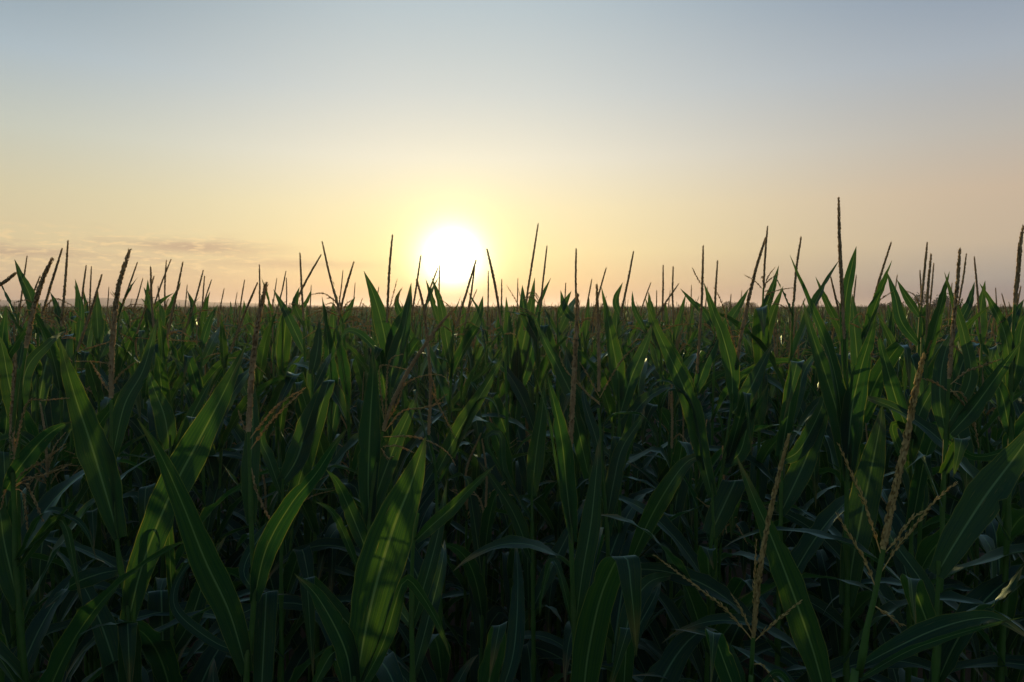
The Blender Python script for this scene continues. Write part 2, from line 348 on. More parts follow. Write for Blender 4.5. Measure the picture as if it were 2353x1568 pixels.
# ------------------------------------------------------------------ generic maize plant (origin at the foot)
def leaf_curve(z0, phi, e0, bend, L_, crease=None, n=16, kp=1.6, wig=0.0, seed=0):
    g = random.Random(seed); pts = [np.array([0, 0, z0])]; e = e0; ds = L_ / (n - 1)
    for i in range(1, n):
        s = i / (n - 1); e = e0 - bend * s ** kp
        if crease and s > crease[0]: e = e - crease[1] * min(1, (s - crease[0]) / .09)
        e = max(e, -R(86)); ph = phi + wig * s * s
        pts.append(pts[-1] + ds * np.array([math.cos(ph) * math.cos(e), math.sin(ph) * math.cos(e), math.sin(e)]))
    return np.array(pts)
def plant_parts(seed, H=2.4, low=False, tassel='full', zmin=0.25):
    """List of (name, MB, material, children) for a procedural plant of total height H."""
    g = random.Random(seed); parts = []
    TL = g.uniform(.27, .36); peduncle = g.uniform(.07, .14)
    zt = H - TL; ztop = zt - peduncle                    # zt: foot of spike, ztop: flag leaf node
    lean = g.uniform(0, .06); la = g.uniform(0, 6.28)
    off = lambda z: np.array([math.cos(la), math.sin(la), 0]) * lean * (z / H) ** 3 * 2
    n = 10 if low else 26
    z = np.linspace(0, zt, n); p = np.array([off(q) + [0, 0, q] for q in z])
    zs = []; zz = ztop
    while zz > zmin: zs.append(zz); zz -= g.uniform(.12, .17)
    mb = MB(); stalk_mb(mb, p, .0125, .0035, [q / zt for q in zs] if not low else [], 5 if low else 8)
    parts.append(('stalk', mb, MSTALK, []))
    phi = g.uniform(0, 6.28)
    for i, q in enumerate(zs):
        ph = phi + (i % 2) * math.pi + g.gauss(0, .28) + i * .07
        if i == 0: L_, w, e0, bend = g.uniform(.24, .38), g.uniform(.034, .05), R(g.uniform(66, 84)), R(g.uniform(-4, 30))
        elif i == 1: L_, w, e0, bend = g.uniform(.42, .58), g.uniform(.058, .078), R(g.uniform(64, 80)), R(g.uniform(0, 45))
        elif i < 4: L_, w, e0, bend = g.uniform(.55, .75), g.uniform(.07, .09), R(g.uniform(60, 76)), R(g.uniform(15, 95))
        else: L_, w, e0, bend = g.uniform(.65, .85), g.uniform(.075, .095), R(g.uniform(55, 70)), R(g.uniform(60, 140))
        cr = (g.uniform(.45, .75), R(g.uniform(60, 120))) if (i > 0 and g.random() < .5) else None
        lp = leaf_curve(q, ph, e0, bend, L_, cr, 9 if low else 22, seed=seed * 9 + i, wig=g.uniform(-.3, .3)) + off(q)
        side = np.array([-math.sin(ph), math.cos(ph), 0])
        mb = MB(); ribbon(mb, lp, side, w, cup=g.uniform(.12, .5), seed=seed * 31 + i, m=2 if low else 6, base=.4, peak=g.uniform(.25, .42),
                          pw=g.uniform(1.3, 1.9), twist=g.gauss(0, .6), ripple=.0 if low else g.uniform(.03, .08))
        parts.append(('leaf', mb, MLEAF, []))
        if low and i >= 4: break
    if tassel != 'none':
        tl = R(g.uniform(0, 14)); d0 = np.array([math.cos(la) * math.sin(tl), math.sin(la) * math.sin(tl), math.cos(tl)])
        b0 = off(zt) + np.array([0, 0, zt]); pp, _ = spline([b0, b0 + np.array([0, 0, .45 * TL]) + d0 * .02, b0 + d0 * TL], 8 if low else 24)
        sp = spike_mesh(pp, TL, g.uniform(.8, 1.15), seed, low); kids = []
        nb = (g.choice([5, 7, 9, 11]) if tassel == 'full' else g.choice([1, 2, 3])) if not low else g.choice([0, 1, 2])
        for k in range(nb):
            a = g.uniform(0, 6.28); el_ = R(g.uniform(25, 75)); lb = g.uniform(.10, .21); dr = g.uniform(-.02, .10)
            h = np.array([math.cos(a), math.sin(a), 0]); s0 = b0 + np.array([0, 0, g.uniform(-.05, .035)])
            q1 = s0 + (h * math.cos(el_) + np.array([0, 0, math.sin(el_)])) * lb * .5
            q2 = q1 + (h * math.cos(el_ * .5) + np.array([0, 0, math.sin(el_ * .5)])) * lb * .5 - np.array([0, 0, dr])
            bp, _ = spline([s0, q1, q2], 5 if low else 12); bm = MB(); branch_mb(bm, bp, seed * 7 + k, low); kids.append(('tassel_branch', bm, MBR, []))
        parts.append(('tassel', sp, MTAS, kids))
    return parts

def tag(o, label=None, cat=None, group=None, kind=None):
    if label: o['label'] = label
    if cat: o['category'] = cat
    if group: o['group'] = group
    if kind: o['kind'] = kind
def empty(name, loc=(0, 0, 0)):
    o = bpy.data.objects.new(name, None); COL.objects.link(o); o.location = loc; o.empty_display_size = .1; return o

# ------------------------------------------------------------------ setting: soil, far field, hills
def sheet(x0, x1, y0, y1, nx, ny, zf, ypow=1.0):
    xs = np.linspace(x0, x1, nx); ys = y0 + (y1 - y0) * np.linspace(0, 1, ny) ** ypow
    XX, YY = np.meshgrid(xs, ys); ZZ = zf(XX, YY); v = np.stack([XX, YY, ZZ], -1).reshape(-1, 3)
    i = np.arange(ny - 1)[:, None] * nx; j = np.arange(nx - 1)[None]
    f = np.stack([i + j, i + j + 1, i + nx + j + 1, i + nx + j], -1).reshape(-1, 4)
    mb = MB(); mb.add(v, f); return mb
g0 = np.random.RandomState(3)
o = obj('ground', sheet(-2600, 2600, -200, 2600, 80, 80, lambda x, y: 0 * x).mesh('ground', MSOIL)); tag(o, kind='structure')
def canopy_z(x, y):
    a = np.random.RandomState(5).rand(*x.shape) - .5
    return 1.80 + .16 * a * np.clip(y / 60, .2, 1.6) + np.clip((y - 60) / 200, 0, 1) * .15
o = obj('distant_maize', sheet(-900, 900, 30, 1500, 500, 420, canopy_z, 3.0).mesh('distant_maize', MCAN, smooth=False))
tag(o, 'hazy far maize field fading to the horizon', 'crop field', kind='stuff')
def hill_mb():
    xs = np.linspace(-800, -80, 120); mb = MB(); ys = np.linspace(0, 160, 12)
    XX, YY = np.meshgrid(xs, ys)
    prof = (7.2 + .9 * np.sin(xs / 60) + .6 * np.sin(xs / 23 + 1) + .25 * np.sin(xs / 8)) * np.clip((xs + 800) / 60, 0, 1) * np.clip((-95 - xs) / 150, 0, 1) ** .6
    ZZ = prof[None] * np.sin(np.linspace(0, math.pi, 12))[:, None] ** .8 - .2
    v = np.stack([XX, YY + 400, ZZ], -1).reshape(-1, 3); nx = 120
    i = np.arange(11)[:, None] * nx; j = np.arange(nx - 1)[None]
    mb.add(v, np.stack([i + j, i + j + 1, i + nx + j + 1, i + nx + j], -1).reshape(-1, 4)); return mb
o = obj('hills', hill_mb().mesh('hills', MHILL)); tag(o, kind='structure')

# distant bushes beyond the field
def bush(px, top, d, wpx, label, seed, name='field_tree'):
    g = np.random.RandomState(abs(int(seed))); base = at(px, 705, d); h = at(px, top, d)[2]; w = wpx * d / F
    root = empty(name, (base[0], base[1], 0)); tag(root, label, 'tree', 'trees standing beyond the maize')
    t = MB(); tube(t, np.array([[0, 0, 0], [.1, 0, h * .25], [0, .1, h * .5], [.1, 0, h * .7]]), np.array([.05, .04, .03, .012]) * h, 6)
    for k in range(7):
        a = g.rand() * 6.3; r = w * .35 * (0.5 + g.rand() * .5); z0 = h * (.2 + .3 * g.rand())
        tube(t, np.array([[0, 0, z0], [r * .5 * math.cos(a), r * .5 * math.sin(a), z0 + h * .2], [r * math.cos(a), r * math.sin(a), z0 + h * .33]]), np.array([.02, .014, .006]) * h, 5)
    obj('trunk', t.mesh('trunk', MBARK), root)
    c = MB(); n = 5200; lobes = [(g.uniform(-.36, .36) * w, g.uniform(-.36, .36) * w, h * g.uniform(.42, .78), w * g.uniform(.10, .22)) for _ in range(13)]
    lb = np.array(lobes)[g.randint(0, 13, n)]; d3 = nrm(g.normal(size=(n, 3))); rr = g.rand(n) ** .4 * (1 + .25 * g.normal(size=n).clip(-1, 1.6))
    P0 = lb[:, :3] + d3 * (lb[:, 3] * rr)[:, None] * [1, 1, .85]; P0[:, 2] = np.clip(P0[:, 2], .3, h * 1.02)
    u = nrm(g.normal(size=(n, 3))) * (.016 * w + .05); v2 = nrm(np.cross(u, g.normal(size=(n, 3)))) * (.010 * w + .03)
    v = np.stack([P0 - u, P0 - v2, P0 + u, P0 + v2], 1).reshape(-1, 3)
    c.add(v, np.arange(n * 4).reshape(-1, 4)); obj('crown', c.mesh('crown', MBUSH, smooth=False), root)
bush(2030, 681, 78, 70, 'rounded hazy bush on the horizon behind the tall tassel at right', 1)
bush(2165, 667, 72, 96, 'broadest dark leafy tree on the horizon near the right edge', 2)
bush(2240, 692, 95, 44, 'low hazy tree at the right end of the horizon bushes', 3)
bush(1680, 690, 170, 46, 'faint pale bush on the horizon right of centre', 4)
bush(1722, 694, 185, 44, 'faintest low bush just right of its pale neighbour on the horizon', 6)
bush(1868, 699, 240, 30, 'tiny low shrub on the horizon left of the tallest tassel', 7)
bush(1975, 700, 160, 30, 'small low bush beside the rounded hazy bush', 8)

# ------------------------------------------------------------------ plants read from the photograph, each rebuilt at its own distance
ZUP = np.array([0, 0, 1.0])
FOOT = []                                              # (x, y) of plants already standing
def hero_leaf(root, org, d, pts, wpx, roll=0, dz=0.0, side=None, cup=.25, base=.5, peak=.32, pw=1.5, seed=0, ripple=.045, uneven=.03, twist=0.0, label=None):
    """pts: midrib as (x, y) or (x, y, extra depth); dz: extra depth reached at the tip."""
    n = len(pts); P3 = []
    for i, q in enumerate(pts):
        e = q[2] if len(q) > 2 else dz * (i / (n - 1)) ** 1.5
        P3.append(at(q[0], q[1], d + e))
    p, ln = spline(P3, 30)
    if side is None:
        T = nrm(np.gradient(p, axis=0)); sdv = np.cross(T, nrm(p - CAM)); sdv = nrm(sdv)
        Nn = np.cross(T, sdv); c_, s_ = math.cos(R(roll)), math.sin(R(roll)); sdv = sdv * c_ + Nn * s_
    else: sdv = np.asarray(side, float)
    mb = MB(); ribbon(mb, p - org, sdv, wpx * d / F * (.88 if wpx > 40 else .95), cup=cup, seed=seed, base=base, peak=peak, pw=pw, ripple=ripple, uneven=uneven, twist=twist)
    o = obj('leaf', mb.mesh('leaf', MLEAF), root)
    if label: o['label'] = label
    return o
LEAFN = [0]
def hero(d, stalk, label, spike=None, fat=1.0, branches=(), leaves=(), lower=5, stalk_r=.0062, group=None, name='maize_plant'):
    """stalk: screen points from the top down at distance d; spike: screen points from its foot up."""
    top = at(stalk[0][0], stalk[0][1], d); bot = at(stalk[-1][0], stalk[-1][1], d)
    slope = bot - at(stalk[-2][0], stalk[-2][1], d); fx = np.clip(slope[0] / max(1e-3, -slope[2]), -.12, .12)
    foot = np.array([bot[0] + fx * bot[2] * .5, bot[1], 0.0])
    root = empty(name, foot); tag(root, label, 'maize plant', group or 'maize plants of the front rows'); FOOT.append((foot[0], foot[1]))
    sp3 = [at(q[0], q[1], d) for q in stalk] + [bot * .5 + foot * .5 + [fx * .05, 0, 0], foot]
    p, ln = spline(sp3[::-1], 60); p = p - foot
    k = len(LEAFN); g = random.Random(int(stalk[0][0] * 7 + stalk[0][1]))
    zz = []; q = g.uniform(.90, .94)
    while q > .1: zz.append(q); q -= g.uniform(.065, .09)
    mb = MB(); stalk_mb(mb, p, .0125, stalk_r * .62, zz); obj('stalk', mb.mesh('stalk', MSTALK), root)
    if spike:
        q, l2 = spline([at(s[0], s[1], d + (s[2] if len(s) > 2 else 0)) - foot for s in spike], 30)
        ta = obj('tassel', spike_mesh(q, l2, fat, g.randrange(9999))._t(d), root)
        for b in branches:
            q, l3 = spline([at(s[0], s[1], d + (s[2] if len(s) > 2 else 0)) - foot for s in b], 16); bm = MB(); branch_mb(bm, q, g.randrange(9999), fat=(.62 if d < 1.3 else .8) * (.8 + .25 * fat))
            obj('tassel_branch', bm.mesh('tassel_branch', MTASY if d < TAS_NEAR else MBR), ta)
    for i, lf in enumerate(leaves):
        LEAFN[0] += 1; pts, w, kw = lf[0], lf[1], dict(lf[2]) if len(lf) > 2 else {}
        kw.setdefault('seed', LEAFN[0]); hero_leaf(root, foot, d, pts, w, **kw)
    # leaves lower down, below or deep inside the frame
    z0 = bot[2] if spike or leaves else bot[2]
    ph = g.uniform(0, 6.28)
    for i in range(lower):
        z = bot[2] - (.16 if d > 1.55 else .45) - i * .17
        if z < .2: break
        j = int(np.argmin(abs(p[:, 2] - z))); a = ph + i * math.pi + g.gauss(0, .3)
        lp = leaf_curve(0, a, R(g.uniform(50, 72)), R(g.uniform(50, 130)), g.uniform(.55, .78), None, 20, wig=g.uniform(-.3, .3)) + p[j]
        mb = MB(); ribbon(mb, lp, np.array([-math.sin(a), math.cos(a), 0]), g.uniform(.07, .09), cup=.25, seed=i + int(stalk[0][0]), twist=g.gauss(0, .4)); obj('leaf', mb.mesh('leaf', MLEAF), root)
    return root
RX = (1, 0, 0)                                          # side direction of leaves that fold towards or away from the viewer
def fold(bx, by, tx, ty, ex, ey, w, away=-1, **kw):
    """A leaf that climbs from (bx,by), creases at (tx,ty) and hangs to (ex,ey)."""
    a = away; k = dict(side=(1, .12, rnd.uniform(-.22, .22)), twist=rnd.uniform(-.5, .5), cup=.16, pw=1.8, base=.7, peak=.3, ripple=.03); k.update(kw)
    return ([(bx, by, 0), (bx * .45 + tx * .55, by * .45 + ty * .55, .03 * a), (tx * .94 + bx * .06, ty * .94 + by * .06, .055 * a), (tx, ty - 1, .085 * a), (tx * .93 + ex * .07, ty * .93 + ey * .07, .115 * a), (tx * .5 + ex * .5, ty * .5 + ey * .5, .135 * a), (ex, ey, .14 * a)], w, k)

hero(1.7, [(255, 920), (257, 1060), (268, 1240), (285, 1350), (297, 1430), (300, 1560)], 'maize plant at left with the thickest curved tassel and broad leaf glinting along its edge',
     [(255, 915), (257, 820), (262, 740), (272, 660), (298, 574)], 1.45,
     [[(253, 905), (240, 885), (225, 860), (207, 828)], [(256, 890), (278, 858), (311, 833)]],
     [([(272, 1237), (248, 1150), (205, 1010), (170, 905), (134, 775)], 84, dict(roll=18, cup=.35, dz=-.1, pw=1.3, peak=.42)),
      ([(256, 1062), (286, 931), (330, 847), (364, 726)], 46, dict(roll=-10, dz=.2)),
      ([(295, 1425), (330, 1290), (390, 1140), (455, 1015), (515, 900), (566, 790)], 86, dict(roll=-12, peak=.55, dz=.0, pw=1.4, cup=.2)),
      ([(272, 1310), (225, 1320), (165, 1345), (102, 1400)], 46, dict(side=(0.35, .85, .35), cup=.2, dz=-.15)),
      fold(300, 1640, 293, 1432, 300, 1600, 62), ], lower=4)
hero(1.5, [(571, 992), (575, 1110), (577, 1203), (583, 1376), (572, 1500), (566, 1568)], 'maize plant left of centre with reddish tassel spike and two orange branches leaning right',
     [(571, 992), (576, 900), (585, 792), (597, 720), (613, 648)], 1.45,
     [[(572, 1012), (592, 985), (640, 930), (703, 891)], [(574, 1035), (592, 1010), (630, 960), (694, 900)], [(570, 1000), (558, 975), (548, 946)],
      [(577, 1075), (588, 1124), (604, 1165), (627, 1203)]],
     [([(577, 1203), (574, 1100), (581, 980), (578, 838)], 47, dict(roll=5, dz=.1, cup=.2)),
      ([(583, 1380), (612, 1260), (669, 1158), (725, 1090), (770, 1020), (798, 985)], 60, dict(roll=12, peak=.28, cup=.35, dz=-.12)),
      ([(568, 1545), (528, 1410), (472, 1290), (420, 1160), (366, 1040), (315, 962)], 74, dict(roll=-8, peak=.35, dz=-.22, pw=1.3)),
      ([(592, 1368), (560, 1310), (600, 1230), (655, 1175), (665, 1150)], 30, dict(dz=.4)),
      fold(600, 1600, 612, 1362, 618, 1560, 62, away=1),
      ([(575, 1500), (500, 1480), (410, 1410), (402, 1350), (440, 1290), (452, 1330)], 26, dict(dz=.2))], lower=4)
hero(1.95, [(879, 993), (862, 1080), (848, 1195), (848, 1270), (845, 1400), (842, 1500)], 'maize plant left of the sun path with long leaning tassel and many wiry branches',
     [(880, 990), (904, 920), (940, 850), (977, 792), (1012, 745), (1047, 707)], 1.25,
     [[(882, 985), (886, 957), (893, 835), (926, 814)], [(882, 990), (900, 930), (941, 876), (1000, 860), (1025, 869)],
      [(879, 1004), (948, 1004), (996, 1019), (1029, 1041), (1047, 1070)], [(880, 1026), (915, 1026), (952, 1041)],
      [(884, 992), (923, 946), (970, 938), (1021, 924)], [(884, 975), (871, 852), (893, 841), (937, 850)], [(882, 980), (912, 930), (932, 865)],
      [(876, 1030), (890, 1052), (905, 1050)]],
     [([(848, 1197), (846, 1100), (851, 960), (857, 860), (855, 795)], 60, dict(roll=4, peak=.45, cup=.15, pw=1.3, dz=-.05)),
      ([(848, 1205), (868, 1130), (905, 1030), (945, 940), (962, 895)], 52, dict(roll=-8, dz=.15)),
      ([(846, 1275), (801, 1165), (775, 1110), (750, 1080)], 40, dict(roll=10, dz=-.1)),
      ([(820, 1302), (786, 1218), (759, 1173), (722, 1152)], 22, dict(roll=25, dz=-.2)),
      fold(842, 1480, 705, 1330, 720, 1560, 40, away=-1, side=(1, .5, 0))], lower=5)
hero(2.25, [(985, 1000), (992, 1030), (1001, 1080), (1005, 1200), (1010, 1350)], 'slim maize plant below the sun with upright reddish spike and drooping branch',
     [(985, 1000), (989, 883), (980, 760), (972, 700), (957, 641)], 1.2,
     [[(988, 890), (1021, 957), (1047, 1008)], [(987, 930), (1000, 900), (985, 850)], [(986, 940), (1015, 915), (1028, 905)]],
     [fold(1002, 1090, 952, 898, 1000, 970, 12, away=1, side=(.3, 1, 0)), ([(1003, 1120), (1050, 1040), (1080, 955), (1110, 915), (1138, 930), (1150, 975)], 26, dict(side=(.4, 1, .2), cup=.4)),
      ([(1002, 1090), (1060, 980), (1110, 900), (1150, 830), (1165, 795)], 40, dict(roll=-10))])
hero(1.25, [(816, 1480), (816, 1556), (812, 1640)], 'front maize plant below centre whose huge upright leaf reaches up without any tassel', None, 1, (),
     [([(820, 1560), (842, 1440), (868, 1330), (905, 1210), (945, 1110), (979, 1003)], 122, dict(roll=-6, peak=.52, pw=1.5, base=.38, cup=.22, dz=-.03, ripple=.025)),
      ([(812, 1620), (795, 1500), (735, 1380), (676, 1318)], 62, dict(roll=20, dz=-.1, peak=.4)),
      ([(818, 1600), (880, 1480), (925, 1340), (960, 1355), (1010, 1440), (1036, 1516)], 46, dict(roll=30, dz=.05, cup=.3)),
      ([(815, 1600), (790, 1550), (765, 1500), (700, 1620)], 46, dict(side=RX))], lower=4, stalk_r=.008)
hero(1.5, [(960, 1180), (948, 1271), (946, 1429), (948, 1568)], 'front maize plant with bright green bare stalk beside the huge centre leaf', None, 1, (),
     [([(955, 1243), (990, 1210), (1040, 1165), (1084, 1120), (1140, 1067)], 36, dict(roll=12, cup=.35, peak=.3)),
      ([(946, 1440), (985, 1310), (1010, 1210), (1027, 1105)], 44, dict(roll=-10, dz=.12)),
      ([(946, 1440), (905, 1380), (870, 1300), (862, 1230)], 38, dict(roll=10, dz=.3)),
      ([(948, 1560), (985, 1420), (1015, 1300), (1022, 1240)], 40, dict(dz=.3))], lower=4)
hero(2.1, [(650, 1100), (648, 1200), (646, 1400)], 'maize plant in shade left of centre with dark broad leaf slanting up right', None, 1, (),
     [([(648, 1110), (684, 1050), (715, 950), (756, 862)], 60, dict(roll=-15, dz=.1)), ([(648, 1140), (620, 1060), (600, 1000), (640, 930)], 30, dict(roll=30)),
      fold(648, 1240, 756, 875, 700, 1010, 46, away=1, side=(1, .4, 0))])
hero(2.8, [(893, 826), (893, 900), (892, 1050)], 'maize plant with long spear leaf and tall straight tassel left of the sun',
     [(889, 742), (893, 650), (897, 590), (902, 539)], 1.15, [[(889, 730), (900, 690), (913, 640)], [(889, 735), (905, 700), (925, 660)]],
     [([(893, 826), (880, 755), (860, 682), (836, 623)], 40, dict(roll=5, cup=.2)), ([(893, 850), (912, 760), (935, 715), (945, 650)], 38, dict(roll=-6)),
      ([(893, 880), (860, 800), (800, 760), (760, 830)], 26, dict(roll=40)), fold(893, 960, 870, 800, 850, 850, 34)])
hero(1.5, [(1307, 1067), (1312, 1240), (1319, 1448), (1322, 1568)], 'front maize plant right of centre with the long brown rod-like tassel and yellow-edged leaf',
     [(1307, 1067), (1313, 975), (1320, 847), (1325, 750), (1327, 675)], 1.3,
     [],
     [([(1316, 1245), (1302, 1120), (1292, 1020), (1274, 930), (1253, 852)], 52, dict(roll=22, cup=.4, dz=-.12, pw=1.35, peak=.42)),
      ([(1322, 1440), (1338, 1320), (1358, 1203), (1370, 1090), (1379, 1000)], 56, dict(roll=-8, dz=.1, peak=.45)),
      ([(1316, 1250), (1280, 1080), (1259, 957), (1228, 856)], 15, dict(roll=50, dz=-.05)),
      ([(1340, 1600, -.05), (1352, 1500, -.08), (1378, 1380, -.12), (1410, 1300, -.16), (1428, 1279, -.19), (1443, 1290, -.22), (1450, 1350, -.24), (1458, 1430, -.24), (1462, 1510, -.23)], 80,
       dict(side=(1, .1, .02), cup=.06, pw=2.4, base=.8, peak=.2, ripple=.02)),
      ([(1320, 1460), (1290, 1330), (1268, 1290), (1245, 1370), (1240, 1420)], 24, dict(roll=40, dz=.1))], lower=4)
hero(2.2, [(1224, 1080), (1222, 1140), (1224, 1316), (1226, 1500)], 'shaded maize plant just left of the yellow-edged leaf, no tassel showing', None, 1, (),
     [([(1222, 1140), (1232, 1040), (1245, 950), (1253, 870)], 46, dict(roll=10)),
      ([(1223, 1290), (1180, 1180), (1130, 1100), (1100, 1060)], 40, dict(roll=30)), ([(1223, 1200), (1160, 1090), (1150, 1000), (1120, 1020), (1200, 1160)], 22, dict(roll=40)),
      ([(1224, 1400), (1270, 1300), (1320, 1200), (1345, 1150)], 40, dict(roll=-20, dz=.3))])
hero(2.0, [(1374, 938), (1380, 993), (1383, 1071), (1394, 1203), (1398, 1350)], 'maize plant right of centre with forked tassel and thin pale leaf reaching right',
     [(1376, 900), (1376, 810), (1374, 737), (1371, 653)], 1.2,
     [[(1378, 915), (1405, 865), (1438, 817), (1470, 792)], [(1376, 910), (1354, 869), (1332, 832)], [(1377, 925), (1350, 905), (1325, 872)], [(1378, 930), (1345, 900), (1300, 850), (1285, 815)]],
     [([(1380, 985), (1405, 953), (1440, 947), (1478, 955), (1515, 1012)], 11, dict(roll=60, cup=.5)),
      ([(1394, 1200), (1410, 1110), (1430, 1030), (1475, 960), (1480, 935)], 44, dict(roll=-6, dz=.1)),
      fold(1394, 1230, 1424, 1006, 1415, 1150, 40, away=1), ([(1384, 1080), (1370, 1010), (1345, 930), (1340, 880)], 30, dict(roll=25, dz=.2)),
      ([(1394, 1200), (1382, 1090), (1384, 1010), (1389, 960)], 18, dict(roll=50))])
hero(2.4, [(1422, 870), (1423, 1000), (1424, 1130)], 'spear-leaved maize plant rising just right of the forked tassel', None, 1, (),
     [([(1423, 920), (1418, 850), (1398, 740), (1382, 660)], 38, dict(roll=8, pw=1.3)), ([(1423, 960), (1450, 870), (1480, 800), (1500, 745)], 44, dict(roll=-10, dz=.1)), fold(1424, 1080, 1460, 950, 1450, 1010, 32)])
hero(2.2, [(1352, 985), (1355, 1060), (1358, 1200)], 'maize plant whose dark long leaf slants up left across the centre', None, 1, (),
     [([(1350, 1000), (1340, 968), (1310, 900), (1281, 840), (1252, 785), (1226, 724)], 42, dict(roll=15)), ([(1354, 1010), (1330, 930), (1305, 860), (1300, 800)], 40, dict(roll=-8, dz=.2)), fold(1354, 1100, 1310, 905, 1290, 960, 36)])
hero(3.3, [(1178, 900), (1180, 1000), (1182, 1150)], 'maize plant right of the sun with tall thin tassel above dark pointed leaves',
     [(1205, 760), (1211, 682), (1222, 609), (1237, 513)], 1.15, [[(1206, 750), (1190, 700), (1164, 655)], [(1207, 745), (1200, 700), (1190, 660)]],
     [([(1178, 915), (1172, 850), (1168, 770), (1163, 682)], 36, dict(roll=5)), ([(1179, 900), (1200, 800), (1218, 715), (1229, 638)], 42, dict(roll=-5, dz=.1)),
      ([(1181, 1000), (1190, 900), (1192, 840), (1189, 775)], 34, dict(roll=-25)), ([(1179, 930), (1215, 830), (1240, 700), (1266, 638)], 30, dict(roll=25, dz=.15)),
      fold(1180, 1040, 1130, 905, 1110, 940, 40)])
hero(1.15, [(1731, 1465), (1728, 1520), (1725, 1575), (1722, 1640)], 'front maize plant with pale tan tassel and long left branch, lower right of centre',
     [(1731, 1467), (1746, 1316), (1765, 1203), (1790, 1090), (1814, 997)], .85,
     [[(1730, 1473), (1707, 1444), (1658, 1392), (1583, 1335), (1502, 1275)], [(1728, 1456), (1710, 1415), (1700, 1395), (1683, 1369)], [(1732, 1460), (1733, 1400), (1734, 1340), (1738, 1241)],
      [(1732, 1476), (1761, 1448), (1799, 1415), (1844, 1379)], [(1729, 1527), (1748, 1527), (1763, 1542), (1784, 1572)]],
     [fold(1712, 1650, 1640, 1455, 1632, 1600, 52, away=-1, side=(1, .25, -.1)),
      ([(1712, 1650), (1700, 1560), (1675, 1495), (1640, 1462), (1600, 1450), (1570, 1447)], 30, dict(roll=40, dz=.06)),
      ([(1730, 1600), (1790, 1545), (1850, 1640)], 20, dict(roll=40))], lower=3, stalk_r=.0055)
hero(1.35, [(1915, 1560), (1922, 1640), (1926, 1720)], 'front maize plant with the broad green leaf standing behind the pale tan tassel', None, 1, (),
     [([(1905, 1630), (1870, 1500), (1825, 1370), (1775, 1240), (1735, 1150), (1693, 1048)], 78, dict(roll=-10, peak=.42, pw=1.25, uneven=.06, dz=.03, cup=.18)),
      ([(1915, 1650), (1880, 1560), (1850, 1420), (1835, 1350)], 60, dict(roll=20, dz=.25))], lower=4)
hero(.98, [(2030, 1262), (2025, 1279), (2014, 1354), (1991, 1448), (1979, 1531), (1966, 1580), (1955, 1640)], 'nearest maize plant at right with thick yellow-tan tassel and spread branches',
     [(2030, 1262), (2040, 1205), (2058, 1120), (2079, 1033), (2092, 960), (2106, 889), (2124, 812)], 1.05,
     [[(2024, 1272), (2007, 1218), (1988, 1158), (1957, 1090), (1927, 1020)], [(2012, 1350), (1999, 1316), (1984, 1282), (1950, 1226), (1920, 1177)],
      [(2026, 1314), (2063, 1256), (2101, 1211), (2150, 1150), (2201, 1107)], [(2034, 1270), (2063, 1237), (2093, 1195), (2139, 1165)], [(2012, 1394), (2037, 1411), (2075, 1439)]],
     [([(1978, 1531), (2060, 1488, .02), (2150, 1447, .03), (2235, 1423, .02), (2300, 1425, -.02), (2380, 1480, -.06)], 58, dict(side=(.25, .75, .75), cup=.35, base=.3, peak=.45)),
      ([(1975, 1560), (2080, 1500), (2160, 1470), (2260, 1440), (2353, 1418)], 24, dict(roll=35, dz=-.03))], lower=3, stalk_r=.0058)
hero(1.85, [(1940, 780), (1941, 889), (1944, 1005), (1946, 1105), (1945, 1250), (1947, 1392)], 'maize plant bearing the tallest tassel of all, at right, above glossy leaves',
     [(1940, 779), (1936, 706), (1932, 614), (1929, 541), (1927, 453)], 1.05, [[(1940, 772), (1936, 640), (1927, 480)]],
     [([(1946, 1105), (1955, 960), (1975, 860), (1998, 780), (2013, 722)], 62, dict(roll=22, peak=.45, pw=1.3, cup=.35, dz=-.1)),
      ([(1945, 1085), (1929, 920), (1908, 820), (1875, 730), (1841, 651), (1815, 586)], 36, dict(roll=35, dz=-.08, cup=.5)),
      ([(1945, 1090), (1932, 980), (1900, 870), (1865, 765), (1845, 690)], 50, dict(roll=-5, dz=.1)),
      ([(1941, 850), (1940, 740), (1946, 669), (1958, 610), (1968, 566)], 24, dict(roll=10, pw=2.4, peak=.6)),
      ([(1946, 1392), (1962, 1278), (1992, 1127), (2020, 990), (2028, 930)], 76, dict(roll=-6, peak=.5, dz=.15)),
      ([(1945, 1110), (1965, 1060), (1960, 980), (1934, 930)], 22, dict(roll=50))], lower=4)
hero(2.0, [(2090, 1000), (2092, 1060), (2094, 1250)], 'maize plant between the tallest and nearest tassels, broad leaf with pale midrib', None, 1, (),
     [([(2091, 1010), (2060, 920), (2035, 834), (2015, 757)], 44, dict(roll=12)), ([(2091, 1060), (2110, 960), (2150, 880), (2170, 820)], 46, dict(roll=-12)), ([(2092, 1100), (2050, 980), (2100, 1000), (2130, 1100)], 24, dict(roll=40)),
      fold(2094, 1220, 2125, 1050, 2150, 1140, 40)])
hero(1.35, [(2157, 1290), (2157, 1324), (2152, 1420), (2148, 1568)], 'maize plant at lower right whose wide dark leaf runs off the right edge', None, 1, (),
     [([(2152, 1322), (2200, 1240), (2265, 1140), (2340, 1040), (2400, 950)], 88, dict(roll=-8, peak=.5)),
      ([(2150, 1440), (2230, 1400), (2300, 1370), (2353, 1300)], 60, dict(side=(.5, -.5, .7))), fold(2153, 1490, 2093, 1330, 2105, 1450, 56),
      ([(2150, 1420), (2120, 1340), (2050, 1240), (2040, 1200)], 40, dict(roll=20, dz=.2))])
